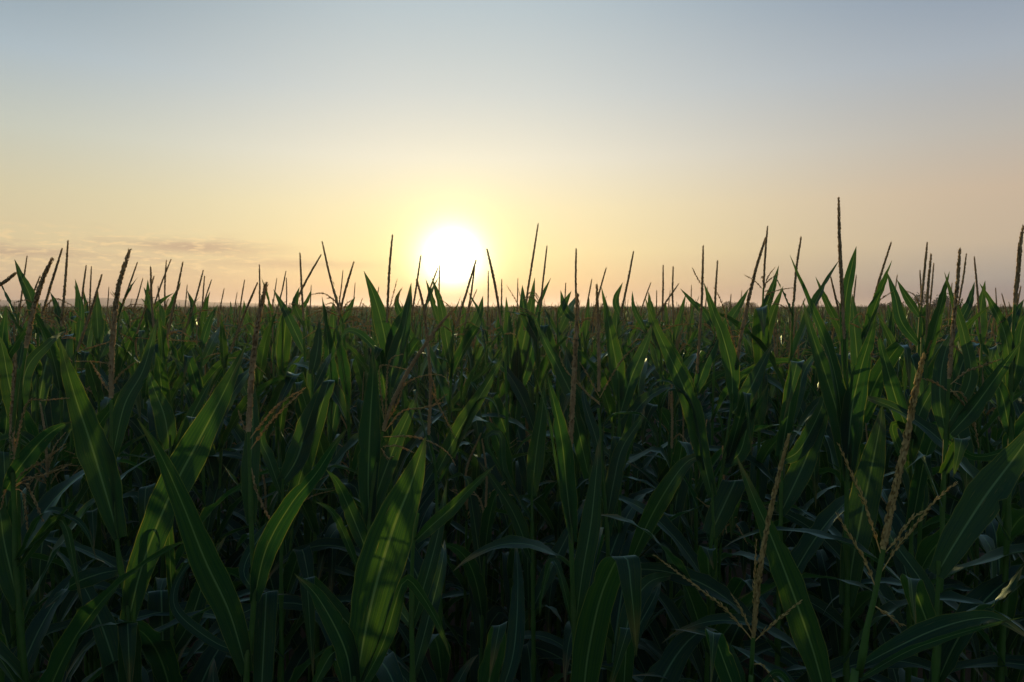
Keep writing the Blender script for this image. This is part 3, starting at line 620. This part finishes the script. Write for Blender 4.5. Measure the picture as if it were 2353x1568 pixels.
hero(1.75, [(2181, 871), (2177, 944), (2175, 1005), (2173, 1014), (2165, 1177), (2163, 1300)], 'maize plant at right with tall straight tassel and a branch drooping right',
     [(2181, 871), (2187, 797), (2193, 724), (2200, 651), (2206, 571)], 1.15,
     [[(2184, 884), (2218, 856), (2255, 841), (2297, 827)], [(2180, 900), (2210, 905), (2235, 960), (2250, 1030)], [(2180, 900), (2150, 880), (2120, 870)], [(2180, 890), (2215, 930), (2240, 985)]],
     [([(2177, 1005), (2229, 948), (2273, 889), (2312, 834), (2352, 778)], 44, dict(roll=20, dz=-.05)), ([(2176, 980), (2230, 870), (2215, 770), (2190, 690), (2170, 625)], 30, dict(roll=15, dz=.1)),
      ([(2175, 1010), (2160, 900), (2175, 800), (2210, 740)], 40, dict(roll=-20, dz=.15)), fold(2172, 1090, 2210, 1010, 2190, 1100, 40), fold(2165, 1160, 2120, 1045, 2080, 1080, 30, side=(.4, 1, 0)),
      ([(2176, 1010), (2250, 1050), (2353, 1010), (2420, 900)], 26, dict(roll=40))])
hero(1.8, [(2332, 700), (2326, 800), (2322, 950), (2320, 1100)], 'maize plant at the right edge with slender tassel leaving the frame',
     [(2332, 700), (2340, 620), (2345, 560), (2352, 519)], 1.15, [[(2331, 715), (2300, 740), (2290, 760)]],
     [([(2323, 860), (2310, 770), (2285, 710), (2251, 651)], 30, dict(roll=25)), ([(2323, 900), (2340, 820), (2350, 750), (2375, 700)], 44, dict(roll=-10)),
      ([(2322, 1000), (2300, 900), (2262, 840), (2240, 830)], 34, dict(roll=15))])
hero(2.0, [(1636, 1100), (1638, 1180), (1640, 1203), (1630, 1290), (1628, 1400)], 'maize plant right of centre with long slanting leaf and curled white-lit arch', None, 1, (),
     [([(1636, 1139), (1610, 1030), (1589, 938), (1560, 865), (1525, 790), (1501, 737), (1482, 684)], 50, dict(roll=12, peak=.45, pw=1.4)),
      ([(1620, 1080), (1600, 960), (1581, 910), (1550, 893), (1527, 905), (1513, 948)], 26, dict(side=(.4, 1, .3), cup=.3)),
      ([(1600, 960), (1570, 902), (1535, 876), (1505, 880), (1490, 905), (1481, 945)], 13, dict(roll=55)),
      ([(1448, 1295, .1), (1490, 1200, .05), (1535, 1120), (1575, 1065), (1605, 1052), (1620, 1075)], 50, dict(roll=-5, peak=.5, pw=2.2)),
      fold(1632, 1230, 1690, 1105, 1680, 1240, 66, away=1), fold(1630, 1330, 1625, 1262, 1640, 1310, 50)])
hero(2.1, [(1684, 905), (1682, 924), (1673, 993), (1662, 1067), (1652, 1130), (1645, 1260)], 'maize plant with leaning dark tassel and bright spear leaf, right of centre',
     [(1690, 850), (1705, 760), (1735, 627), (1760, 545)], 1.2, [[(1695, 820), (1660, 700), (1640, 660)]],
     [([(1684, 926), (1680, 850), (1660, 770), (1640, 719), (1617, 649)], 44, dict(roll=18, cup=.35, pw=1.6)),
      ([(1683, 950), (1720, 900), (1745, 850), (1775, 790)], 40, dict(roll=-10, dz=.1)), ([(1660, 1090), (1690, 1000), (1740, 930), (1765, 880)], 34, dict(roll=30)),
      fold(1672, 1060, 1715, 905, 1728, 1050, 24, away=-1), ([(1664, 1070), (1700, 1040), (1720, 970), (1740, 900)], 40, dict(roll=10))])
hero(2.6, [(1600, 880), (1598, 930), (1600, 1050)], 'maize plant with vertical tassel crossed by a short left branch, right of centre',
     [(1602, 860), (1608, 760), (1613, 680), (1616, 565)], 1.1, [[(1612, 655), (1600, 635), (1590, 614)], [(1603, 850), (1640, 790), (1650, 740)]],
     [([(1598, 902), (1622, 835), (1640, 800), (1662, 745)], 32, dict(roll=10)), ([(1599, 930), (1570, 860), (1545, 800), (1530, 760)], 34, dict(roll=-15)), fold(1600, 1000, 1570, 900, 1550, 940, 30)])
hero(1.9, [(1797, 980), (1795, 1050), (1793, 1250)], 'maize plant with flat-topped folded leaf left of the tallest tassel', None, 1, (),
     [fold(1795, 1050, 1832, 833, 1800, 970, 42, away=-1), ([(1795, 1020), (1830, 920), (1850, 850), (1885, 800)], 34, dict(roll=-20, dz=.2)), ([(1796, 1060), (1840, 1030), (1890, 930), (1895, 870)], 44, dict(roll=20, dz=.1)),
      ([(1794, 1180), (1850, 1060), (1890, 960), (1920, 900)], 60, dict(roll=-8, dz=.1))])
hero(1.6, [(43, 850), (32, 960), (26, 1014), (30, 1100), (34, 1203), (36, 1297), (45, 1410)], 'maize plant near the left edge with drooping tassel of many thin branches',
     [(30, 1080), (27, 993), (31, 902), (35, 814)], 1.15,
     [[(32, 1110), (60, 1080), (100, 1060), (150, 1020)], [(32, 1115), (70, 1100), (120, 1085), (165, 1065)], [(33, 1120), (55, 1110), (75, 1140), (100, 1200)], [(32, 1110), (20, 1100), (10, 1130), (2, 1170)],
      [(30, 1060), (60, 930), (100, 920), (160, 915)], [(34, 1125), (50, 1130), (60, 1180), (64, 1240)]],
     [([(15, 1125), (40, 1081), (92, 1016), (130, 985), (166, 968)], 48, dict(roll=10, cup=.3, pw=2.0)), ([(36, 1290), (80, 1250), (130, 1200), (190, 1120)], 36, dict(side=(.3, .8, .5), cup=.3)),
      ([(36, 1300), (100, 1180), (165, 1190), (200, 1225), (222, 1290)], 26, dict(side=(.2, 1, .3))), ([(38, 1310), (120, 1200), (152, 1215), (172, 1310), (190, 1392)], 24, dict(roll=20)),
      ([(45, 1400), (10, 1250), (0, 1180), (-20, 1100)], 60, dict(roll=0))])
hero(1.7, [(60, 800), (48, 880), (44, 980), (40, 1150)], 'maize plant at far left with thick leaning dark tassel',
     [(60, 800), (75, 720), (95, 650), (121, 593)], 1.35, [], [([(45, 960), (60, 850), (110, 790), (150, 760)], 34, dict(roll=20, dz=.2)), ([(45, 990), (20, 880), (5, 800), (-10, 760)], 44, dict(roll=10))])
hero(1.8, [(-22, 760), (-20, 900), (-18, 1100)], 'maize plant cut by the left edge, tassel tip leaning sharply right',
     [(-30, 700), (-15, 665), (10, 648), (37, 627)], 1.1, [], [([(-20, 900), (10, 830), (50, 770), (85, 735)], 34, dict(roll=50)), ([(-20, 960), (10, 1000), (14, 920), (0, 880)], 30, {}), ([(-20, 950), (-5, 870), (5, 780), (14, 700)], 40, dict(roll=5))])
hero(2.2, [(390, 1000), (392, 1080), (394, 1200)], 'maize plant at left with green upright leaf between the broad slanting ones', None, 1, (),
     [([(390, 1035), (378, 957), (352, 890), (336, 838)], 50, dict(roll=-8)), ([(391, 1080), (430, 980), (470, 900), (500, 850)], 34, dict(roll=12, dz=.1)), fold(393, 1150, 440, 960, 450, 1020, 40)])
hero(1.9, [(392, 1290), (394, 1330), (396, 1500)], 'shaded maize plant at lower left with flat-topped folded leaves', None, 1, (),
     [fold(378, 1600, 370, 1358, 366, 1560, 72, away=1), fold(396, 1400, 386, 1183, 390, 1240, 22), ([(396, 1350), (425, 1292), (455, 1310), (480, 1380)], 22, dict(side=(.3, 1, .2))),
      ([(396, 1500), (440, 1420), (480, 1300), (520, 1230)], 50, dict(dz=.1))])
hero(1.5, [(1138, 1500), (1140, 1560), (1142, 1650)], 'shaded maize plant at bottom centre with torn folded leaf top', None, 1, (),
     [fold(1110, 1640, 1148, 1438, 1125, 1560, 58, away=-1, uneven=.1), ([(1142, 1620), (1180, 1500), (1190, 1350), (1185, 1240)], 50, dict(dz=.4))], lower=3)
hero(1.6, [(1428, 1500), (1430, 1560), (1430, 1700)], 'shaded maize plant behind the big folded leaf at bottom', None, 1, (),
     [fold(1428, 1660, 1442, 1445, 1390, 1620, 46), ([(1430, 1560), (1445, 1420), (1490, 1340), (1560, 1320)], 60, dict(roll=20, dz=.3)), ([(1430, 1600), (1450, 1480), (1500, 1380), (1520, 1330)], 40, dict(roll=-20, dz=.3))], lower=3)

# plants whose tassels break the skyline: (tip, point lower on the spike, distance, branches)
SPIKES = [((62, 588), (55, 640), 4.0, 1), ((143, 570), (112, 672), 2.9, 2), ((156, 554), (148, 655), 2.7, 5), ((198, 610), (190, 680), 4, 2), ((210, 612), (207, 690), 4.3, 0), ((234, 631), (204, 724), 2.7, 0),
 ((316, 602), (290, 675), 4, 2), ((328, 640), (310, 700), 5, 2), ((346, 613), (350, 690), 3.1, 1), ((354, 634), (328, 720), 3.2, 0), ((382, 598), (380, 680), 4, 4), ((393, 596), (362, 682), 3.7, 2), ((420, 603), (403, 685), 2.8, 0),
 ((467, 621), (446, 693), 3.2, 2), ((470, 634), (466, 700), 4, 0), ((486, 643), (470, 700), 5, 1), ((515, 663), (508, 705), 5, 2), ((562, 643), (552, 712), 5, 0), ((592, 649), (556, 740), 3, 0), ((596, 609), (594, 700), 3.3, 0),
 ((92, 634), (74, 685), 3.5, 1), ((636, 640), (628, 690), 6, 1), ((657, 623), (643, 684), 4.6, 1), ((658, 638), (657, 700), 5.5, 0), ((689, 581), (693, 655), 3.1, 1), ((738, 585), (697, 664), 3.4, 0), ((740, 555), (775, 697), 2.9, 7),
 ((788, 621), (780, 690), 6, 1), ((813, 602), (790, 690), 3, 1), ((816, 650), (810, 705), 6, 0), ((833, 685), (818, 725), 6, 1), ((967, 587), (948, 707), 3, 1), ((1010, 609), (1010, 690), 4, 1), ((1006, 616), (986, 680), 4.2, 0),
 ((1094, 598), (1058, 715), 3, 3), ((1091, 612), (1078, 690), 3.6, 0), ((1119, 572), (1150, 737), 2.7, 0), ((1122, 623), (1121, 700), 3.8, 1), ((1153, 642), (1150, 700), 4, 0), ((1096, 665), (1084, 695), 5, 2),
 ((1257, 565), (1246, 665), 3.1, 4), ((1324, 571), (1325, 680), 3, 0), ((1360, 642), (1343, 735), 4, 0), ((1393, 616), (1377, 675), 3.2, 1), ((1456, 577), (1427, 718), 3, 1), ((1496, 649), (1480, 700), 4.5, 0), ((1509, 667), (1507, 705), 6, 0),
 ((1524, 609), (1521, 730), 3.4, 2), ((1547, 612), (1548, 715), 3.6, 0), ((1560, 652), (1523, 710), 3.4, 0), ((1589, 655), (1585, 710), 5, 1), ((1649, 599), (1645, 695), 3.2, 1), ((1680, 676), (1676, 720), 5.5, 0), ((1764, 519), (1755, 660), 3, 4),
 ((1841, 544), (1828, 660), 2.9, 0), ((1907, 629), (1925, 717), 3, 0), ((2048, 557), (2004, 705), 2.6, 2), ((2062, 632), (2055, 690), 5, 0), ((2131, 557), (2120, 670), 3.1, 1), ((2140, 583), (2135, 690), 2.3, 3), ((2146, 605), (2138, 690), 3.6, 0),
 ((2114, 621), (2116, 680), 4, 1), ((2221, 583), (2209, 655), 3.3, 0), ((2239, 590), (2247, 695), 3, 0), ((2288, 662), (2290, 705), 5, 1), ((2302, 675), (2313, 712), 4.5, 3), ((1880, 680), (1879, 715), 6, 0), ((2346, 658), (2338, 700), 4, 0),
 ((176, 650), (172, 700), 5.5, 1), ((250, 660), (246, 705), 6.2, 0), ((430, 655), (424, 705), 6, 2), ((545, 672), (540, 712), 6.5, 1), ((715, 655), (712, 705), 6.2, 1), ((870, 660), (866, 705), 5, 2), ((1190, 640), (1188, 700), 5.6, 3),
 ((1300, 650), (1296, 705), 5, 1), ((1418, 668), (1412, 710), 6, 0), ((1540, 668), (1536, 712), 6.5, 2), ((1626, 660), (1622, 708), 6, 1), ((1705, 668), (1700, 712), 6, 1), ((1968, 632), (1963, 700), 4.2, 0), ((2188, 650), (2184, 700), 5.2, 1)]
# spear leaves against the sky: (tip, points down to the node, width, distance)
SPEARS = [([(33, 596), (50, 640), (70, 685), (86, 760)], 30, 2.4), ([(115, 671), (128, 700), (146, 740)], 15, 3), ([(170, 656), (187, 707), (196, 750)], 17, 3), ([(224, 665), (222, 710), (226, 790)], 32, 3),
 ([(628, 665), (659, 722), (684, 775), (704, 822)], 28, 2.6), ([(816, 682), (805, 705), (792, 745)], 18, 3.2), ([(688, 660), (678, 700), (668, 760)], 24, 3), ([(716, 665), (700, 700), (688, 730)], 13, 3.2), ([(734, 735), (730, 800), (718, 860)], 36, 2.6),
 ([(992, 638), (1012, 700), (1026, 780), (1036, 850)], 32, 2.6), ([(941, 663), (930, 750), (905, 830), (896, 890)], 48, 2.6), ([(921, 663), (912, 700), (902, 740)], 20, 3), ([(1288, 667), (1299, 711), (1310, 750)], 20, 3),
 ([(1313, 669), (1296, 700), (1281, 730)], 20, 3), ([(1431, 649), (1415, 690), (1400, 720)], 18, 3), ([(1453, 669), (1458, 710), (1456, 760)], 17, 3), ([(1563, 663), (1590, 692), (1620, 720), (1640, 760)], 20, 3),
 ([(1721, 663), (1700, 700), (1675, 740), (1660, 790)], 28, 2.6), ([(1790, 610), (1775, 665), (1756, 720), (1748, 790)], 26, 2.5), ([(1800, 658), (1776, 720), (1752, 800), (1745, 860)], 32, 2.3), ([(1874, 636), (1905, 705), (1932, 760), (1950, 800)], 24, 2.4),
 ([(2037, 623), (2057, 680), (2072, 740), (2083, 790)], 28, 2.5), ([(2061, 643), (2085, 685), (2105, 740)], 20, 2.8), ([(2240, 647), (2226, 700), (2212, 760)], 24, 2.7), ([(2264, 645), (2254, 710), (2243, 790)], 28, 2.6),
 ([(2353, 688), (2330, 730), (2312, 780)], 28, 2.5), ([(364, 690), (372, 730), (384, 790)], 26, 3), ([(330, 660), (345, 700), (352, 760)], 22, 3.1), ([(430, 668), (444, 715), (452, 780)], 22, 3.2), ([(500, 700), (480, 740), (462, 800)], 22, 2.9),
 ([(560, 690), (566, 730), (572, 780)], 20, 3.2), ([(1060, 690), (1068, 735), (1086, 800)], 24, 3), ([(1110, 680), (1098, 730), (1094, 790)], 30, 3), ([(1200, 655), (1206, 720), (1212, 790)], 30, 2.8), ([(1490, 670), (1500, 730), (1512, 800)], 28, 2.9)]

NEED = {}
def words(i):
    o = ['first', 'second', 'third', 'fourth', 'fifth', 'sixth', 'seventh', 'eighth', 'ninth', 'tenth', 'eleventh', 'twelfth', 'thirteenth', 'fourteenth', 'fifteenth', 'sixteenth', 'seventeenth', 'eighteenth', 'nineteenth', 'twentieth']
    return o[i] if i < 20 else ('twenty-' + o[i - 20] if i < 29 else 'thirtieth' if i == 29 else 'thirty-' + o[i - 30] if i < 39 else 'fortieth' if i == 39 else 'forty-' + o[i - 40])
def spike_label(i):
    (tx, ty), (lx, ly), d, nb = SPIKES[i]
    leftside = tx < 1040; same = sorted([s[0][0] for s in SPIKES if (s[0][0] < 1040) == leftside], reverse=leftside)
    k = same.index(tx); sl = (tx - lx) / max(1, ly - ty)
    lean = 'upright' if abs(sl) < .1 else ('right-leaning' if sl > 0 else 'left-leaning')
    th = 'thin' if d > 3.6 else 'slender' if d > 2.8 else 'sturdy'
    br = 'single' if nb == 0 else 'forked' if nb < 3 else 'wiry-branched'
    return f'maize plant with {th} {lean} {br} tassel, {words(k)} on the skyline {"left" if leftside else "right"} of the sun'
spears = list(SPEARS)
for i, ((tx, ty), (lx, ly), d, nb) in enumerate(SPIKES):
    g = random.Random(900 + i)
    tip = at(tx, ty, d); low_ = at(lx, ly, d); ax = nrm(tip - low_); TL = g.uniform(.27, .34)
    if np.linalg.norm(tip - low_) > TL: TL = np.linalg.norm(tip - low_) + .02
    b0 = tip - ax * TL; dz = g.uniform(.08, .14); node = b0 - (ax * .6 + ZUP * .4) * dz
    foot = np.array([node[0] - ax[0] * .25, node[1], 0.0]); FOOT.append((foot[0], foot[1]))
    root = empty('maize_plant', foot); tag(root, spike_label(i), 'maize plant', 'maize plants breaking the skyline')
    p, _ = spline([foot, foot * .5 + node * .5 + [ax[0] * -.04, 0, 0], node, b0], 40); p = p - foot
    zs = [node[2]]; 
    while zs[-1] > .45: zs.append(zs[-1] - g.uniform(.15, .21))
    mb = MB(); stalk_mb(mb, p, .0125, .0036, [z / b0[2] for z in zs]); obj('stalk', mb.mesh('stalk', MSTALK), root)
    q, _ = spline([b0 - foot, (b0 + tip) / 2 - foot + np.array([g.uniform(-.006, .006), 0, .004]), tip - foot], 22)
    ta = obj('tassel', spike_mesh(q, TL, g.uniform(.9, 1.2), 50 + i).mesh('tassel', MTAS), root)
    for k in range(nb + g.choice([1, 2, 3])):
        a = g.uniform(0, 6.28); e_ = R(g.uniform(20, 70) if k < nb else g.uniform(-5, 35)); lb = g.uniform(.10, .18); h = np.array([math.cos(a), math.sin(a) * .6, 0]); s0 = b0 - foot + ax * (g.uniform(-.03, .05) if k < nb else g.uniform(-.05, 0))
        q1 = s0 + (h * math.cos(e_) + ZUP * math.sin(e_)) * lb * .5; q2 = q1 + (h * math.cos(e_ * .6) + ZUP * math.sin(e_ * .6)) * lb * .5 - ZUP * g.uniform(-.01, .07)
        bp, _ = spline([s0, q1, q2], 12); bm = MB(); branch_mb(bm, bp, i * 9 + k); obj('tassel_branch', bm.mesh('tassel_branch', MBR), ta)
    mine = []
    for s in list(spears):
        bx, by = s[0][-1]; nx = CX + (node[0] / d) * F
        if abs(bx - nx) < 34 and abs(s[2] - d) < .9 and len(mine) < 2: mine.append(s); spears.remove(s)
    for s in mine:
        pts = s[0][::-1]; fp = at(pts[0][0], pts[0][1], d) - foot; j = int(np.argmin(abs(p[:, 2] - fp[2])))
        P3 = [p[j]] + [at(q_[0], q_[1], d + .03 * n_) - foot for n_, q_ in enumerate(pts)][1:]
        pp, _ = spline(P3, 26); T = nrm(np.gradient(pp, axis=0)); sv = nrm(np.cross(T, nrm(pp + foot - CAM))); Nn = np.cross(T, sv); rl = R(g.uniform(-25, 25))
        mb = MB(); ribbon(mb, pp, sv * math.cos(rl) + Nn * math.sin(rl), s[1] * d / F * .9, cup=g.uniform(.15, .4), seed=i * 3, base=.5, peak=.35, pw=1.5); obj('leaf', mb.mesh('leaf', MLEAF), root)
    phi = g.uniform(0, 6.28)
    for k, z in enumerate(zs):
        if k < len(mine) or k < {(1119, 572): 3, (967, 587): 3, (354, 634): 1, (1257, 565): 1}.get((tx, ty), 0): continue
        j = int(np.argmin(abs(p[:, 2] - z))); a = phi + k * math.pi + g.gauss(0, .3)
        if k == 0: L_, w, e0, bend = g.uniform(.2, .34), g.uniform(.035, .05), R(g.uniform(66, 84)), R(g.uniform(0, 30))
        elif k == 1: L_, w, e0, bend = g.uniform(.36, .5), g.uniform(.055, .07), R(g.uniform(62, 80)), R(g.uniform(0, 50))
        elif k < 4: L_, w, e0, bend = g.uniform(.5, .7), g.uniform(.065, .085), R(g.uniform(58, 76)), R(g.uniform(20, 100))
        else: L_, w, e0, bend = g.uniform(.6, .8), g.uniform(.07, .09), R(g.uniform(50, 70)), R(g.uniform(60, 140))
        cr = (g.uniform(.45, .75), R(g.uniform(60, 120))) if (k > 0 and g.random() < .5) else None
        lp = leaf_curve(0, a, e0, bend, L_, cr, 20, wig=g.uniform(-.3, .3)) + p[j]
        mb = MB(); ribbon(mb, lp, np.array([-math.sin(a), math.cos(a), 0]), w, cup=g.uniform(.12, .5), seed=i * 13 + k, base=.4, peak=g.uniform(.25, .42), twist=g.gauss(0, .5), pw=g.uniform(1.3, 1.9)); obj('leaf', mb.mesh('leaf', MLEAF), root)
SIDES = ['at the far left', 'left of the sun', 'below the sun', 'right of the sun', 'near the tallest tassel', 'at the far right']
def sp_words(x): return 'far left' if x < 250 else 'left' if x < 600 else 'left of centre' if x < 850 else 'under the sun' if x < 1150 else 'just right of the sun' if x < 1350 else 'right of centre' if x < 1760 else 'right of the tallest tassel' if x > 1990 else 'at right'
for i, s in enumerate(sorted(spears, key=lambda s: s[0][0][0])):
    pts = s[0][::-1]; x0, y0 = pts[0]; d = s[2]
    hero(d, [(x0, y0 - 12), (x0 + 1, y0 + 60), (x0 + 2, y0 + 180)], f'maize plant showing no tassel, {words(i)} lone spear leaf on the skyline from the left', None, 1, (),
         [(pts, s[1] * .9, dict(roll=rnd.uniform(-22, 22), dz=.05)), ([(x0 + 1, y0 + 40), (x0 + 24, y0 - 10), (x0 + 44, y0 - 50)], 24, dict(dz=.3, roll=20)),
          fold(x0 + 2, y0 + 130, x0 - 30, y0 + 20, x0 - 40, y0 + 70, 30)], group='spear-leaved maize plants without a tassel')

# ------------------------------------------------------------------ the rest of the crop
def make_plant(seed, H, tassel):
    root = empty('maize_plant'); tag(root, 'leafy maize plant', 'maize plant')
    for nme, mb, m, kids in plant_parts(seed, H, tassel=tassel, zmin=.45):
        o = obj(nme, mb.mesh(nme, m), root)
        for kn, kb, km, _ in kids: obj(kn, kb.mesh(kn, km), o)
    return root
def copy_plant(src, loc, rz, sc):
    r = src.copy(); COL.objects.link(r); r.location = loc; r.rotation_euler = (0, 0, rz); r.scale = (sc, sc, sc)
    for ch in list(src.children):
        c_ = ch.copy(); COL.objects.link(c_); c_.parent = r
        for gch in list(ch.children):
            d_ = gch.copy(); COL.objects.link(d_); d_.parent = c_
    return r
cell = {}
for f_ in FOOT: cell.setdefault((int(f_[0] // .5), int(f_[1] // .5)), []).append(f_)
def clash(x, y, r):
    cx_, cy_ = int(x // .5), int(y // .5)
    return any((x - a) ** 2 + (y - b) ** 2 < r * r for i in (-1, 0, 1) for j in (-1, 0, 1) for a, b in cell.get((cx_ + i, cy_ + j), []))
ROW = R(14)                                             # rows run a little across the view
cand = []
for r_ in range(-160, 160):
    off_ = r_ * .76
    s_ = -10.0
    while s_ < 75:
        s_ += rnd.gauss(.19, .025)
        x = off_ * math.cos(ROW) + s_ * math.sin(ROW) + rnd.gauss(0, .03); y = -off_ * math.sin(ROW) + s_ * math.cos(ROW) + rnd.gauss(0, .03)
        if y < 1.85 or y > 70 or abs(x) > y * .80 + .35: continue
        if clash(x, y, .13 if y > 2.2 else .22): continue
        cand.append((y, x))
cand.sort()
NEAR = max(0, 296 - len(FOOT))
print('plants with own feet', len(FOOT), 'near fill', NEAR, 'of', len(cand))
nearc, farc = cand[:NEAR], cand[NEAR:]
print('individual plants reach', nearc[-1][0], 'm')
protos = [make_plant(40 + i, 2.36, ['full', 'few', 'full', 'few', 'none', 'full', 'few', 'full', 'full', 'few'][i % 10]) for i in range(16)]
def fill_label(x, y, i):
    u = x / y; side_ = 'far left' if u < -.45 else 'left' if u < -.2 else 'centre left, under the sun' if u < 0 else 'centre right' if u < .25 else 'right' if u < .5 else 'far right'
    band_ = 'deep shade between the front plants' if y < 2.0 else 'shaded leaves behind the front plants' if y < 3.0 else 'dense leaves below the skyline' if y < 4.2 else 'crowded band just under the horizon'
    return f'maize plant hidden in the {band_}, {side_}', f'maize plants in the {band_}'
LIT = [(1275, 950, 1.5), (1990, 850, 1.85), (853, 900, 1.95), (700, 1100, 1.5), (170, 900, 1.7), (515, 900, 1.6), (950, 1150, 1.25)]
for i, (y, x) in enumerate(nearc):
    pr = protos[i % 16]
    hh = rnd.gauss(1.98, .06) if y < 2.3 else rnd.gauss(2.12, .07) if y < 2.9 else rnd.gauss(2.28, .07) if y < 4 else rnd.gauss(2.40, .07)
    for lx, ly, ld_ in LIT:
        q_ = at(lx, ly, ld_); ux, uy = sd[0], sd[1]; al = (x - q_[0]) * ux + (y - q_[1]) * uy; pe = abs((x - q_[0]) * uy - (y - q_[1]) * ux)
        if .1 < al < 3.2 and pe < .24: hh = min(hh, 1.98)
    r = pr if i < 16 else copy_plant(pr, (0, 0, 0), 0, 1)
    r.location = (x, y, 0); r.rotation_euler = (rnd.gauss(0, .045), rnd.gauss(0, .045), rnd.uniform(0, 6.28)); k = hh / 2.36; r.scale = (k, k, k)
    lb, gr_ = fill_label(x, y, i); r['label'] = lb; r['group'] = gr_

# beyond the counted plants: one mass of instanced plants
src = bpy.data.collections.new('maize_sources')
for i in range(8):
    parts = plant_parts(200 + i, 2.36, low=True, tassel=['few', 'few'][i % 2], zmin=1.0)
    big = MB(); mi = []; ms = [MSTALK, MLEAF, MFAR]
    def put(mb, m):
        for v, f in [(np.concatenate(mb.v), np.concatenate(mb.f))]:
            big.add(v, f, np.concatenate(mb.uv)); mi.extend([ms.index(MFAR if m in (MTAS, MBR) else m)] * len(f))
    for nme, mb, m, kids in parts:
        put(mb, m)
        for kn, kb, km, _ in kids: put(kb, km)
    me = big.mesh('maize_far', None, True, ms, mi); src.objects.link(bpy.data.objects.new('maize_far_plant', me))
pts = [(x, y, 0) for y, x in farc]
for y0_, y1_, dens in ((70, 130, .9), (130, 260, .22)):
    n_ = int((y1_ ** 2 - y0_ ** 2) * .78 * dens)
    for _ in range(n_):
        y = math.sqrt(rnd.uniform(y0_ ** 2, y1_ ** 2)); pts.append((rnd.uniform(-.78, .78) * y, y, 0))
print('mass plants', len(pts))
pm = bpy.data.meshes.new('maize_mass'); pm.from_pydata(pts, [], [])
mass = obj('maize_mass', pm); tag(mass, 'mass of maize tops stretching behind the nearer rows to the horizon', 'crop field', kind='stuff')
gn = bpy.data.node_groups.new('maize_mass', 'GeometryNodeTree')
gn.interface.new_socket('Geometry', in_out='INPUT', socket_type='NodeSocketGeometry'); gn.interface.new_socket('Geometry', in_out='OUTPUT', socket_type='NodeSocketGeometry')
nt = gn
gi = N('NodeGroupInput'); go = N('NodeGroupOutput'); ci = N('GeometryNodeCollectionInfo'); ci.inputs['Collection'].default_value = src
ci.inputs['Separate Children'].default_value = True; ci.inputs['Reset Children'].default_value = True
ip = N('GeometryNodeInstanceOnPoints'); ip.inputs['Pick Instance'].default_value = True
L(gi.outputs[0], ip.inputs['Points']); L(ci.outputs[0], ip.inputs['Instance'])
ri = N('FunctionNodeRandomValue', data_type='INT'); ri.inputs['Min'].default_value = 0; ri.inputs['Max'].default_value = 7
rr = N('FunctionNodeRandomValue', data_type='FLOAT_VECTOR'); rr.inputs[0].default_value = (-.03, -.03, 0); rr.inputs[1].default_value = (.03, .03, 6.28)
rs = N('FunctionNodeRandomValue', data_type='FLOAT'); rs.inputs[2].default_value = .92; rs.inputs[3].default_value = 1.085
for n_, s_ in ((ri, 1), (rr, 2), (rs, 3)): n_.inputs['Seed'].default_value = s_
L(ri.outputs[2], ip.inputs['Instance Index']); L(rr.outputs[0], ip.inputs['Rotation']); L(rs.outputs[1], ip.inputs['Scale'])
L(ip.outputs[0], go.inputs[0])
md = mass.modifiers.new('maize', 'NODES'); md.node_group = gn

# ------------------------------------------------------------------ air
hm = mat('haze'); v_ = N('ShaderNodeVolumePrincipled'); v_.inputs['Color'].default_value = (.52, .56, .74, 1); v_.inputs['Density'].default_value = .0016
v_.inputs['Anisotropy'].default_value = .58
o_ = N('ShaderNodeOutputMaterial'); L(v_.outputs[0], o_.inputs['Volume'])
hb = MB(); x0, x1, y0, y1, z0, z1 = -2700, 2700, -300, 2700, -1, 9.6
hb.add([(x0, y0, z0), (x1, y0, z0), (x1, y1, z0), (x0, y1, z0), (x0, y0, z1), (x1, y0, z1), (x1, y1, z1), (x0, y1, z1)],
       [(0, 3, 2, 1), (4, 5, 6, 7), (0, 1, 5, 4), (1, 2, 6, 5), (2, 3, 7, 6), (3, 0, 4, 7)])
o = obj('haze', hb.mesh('haze', hm, smooth=False)); tag(o, 'warm evening haze over the field', 'haze', kind='stuff'); o.display_type = 'WIRE'
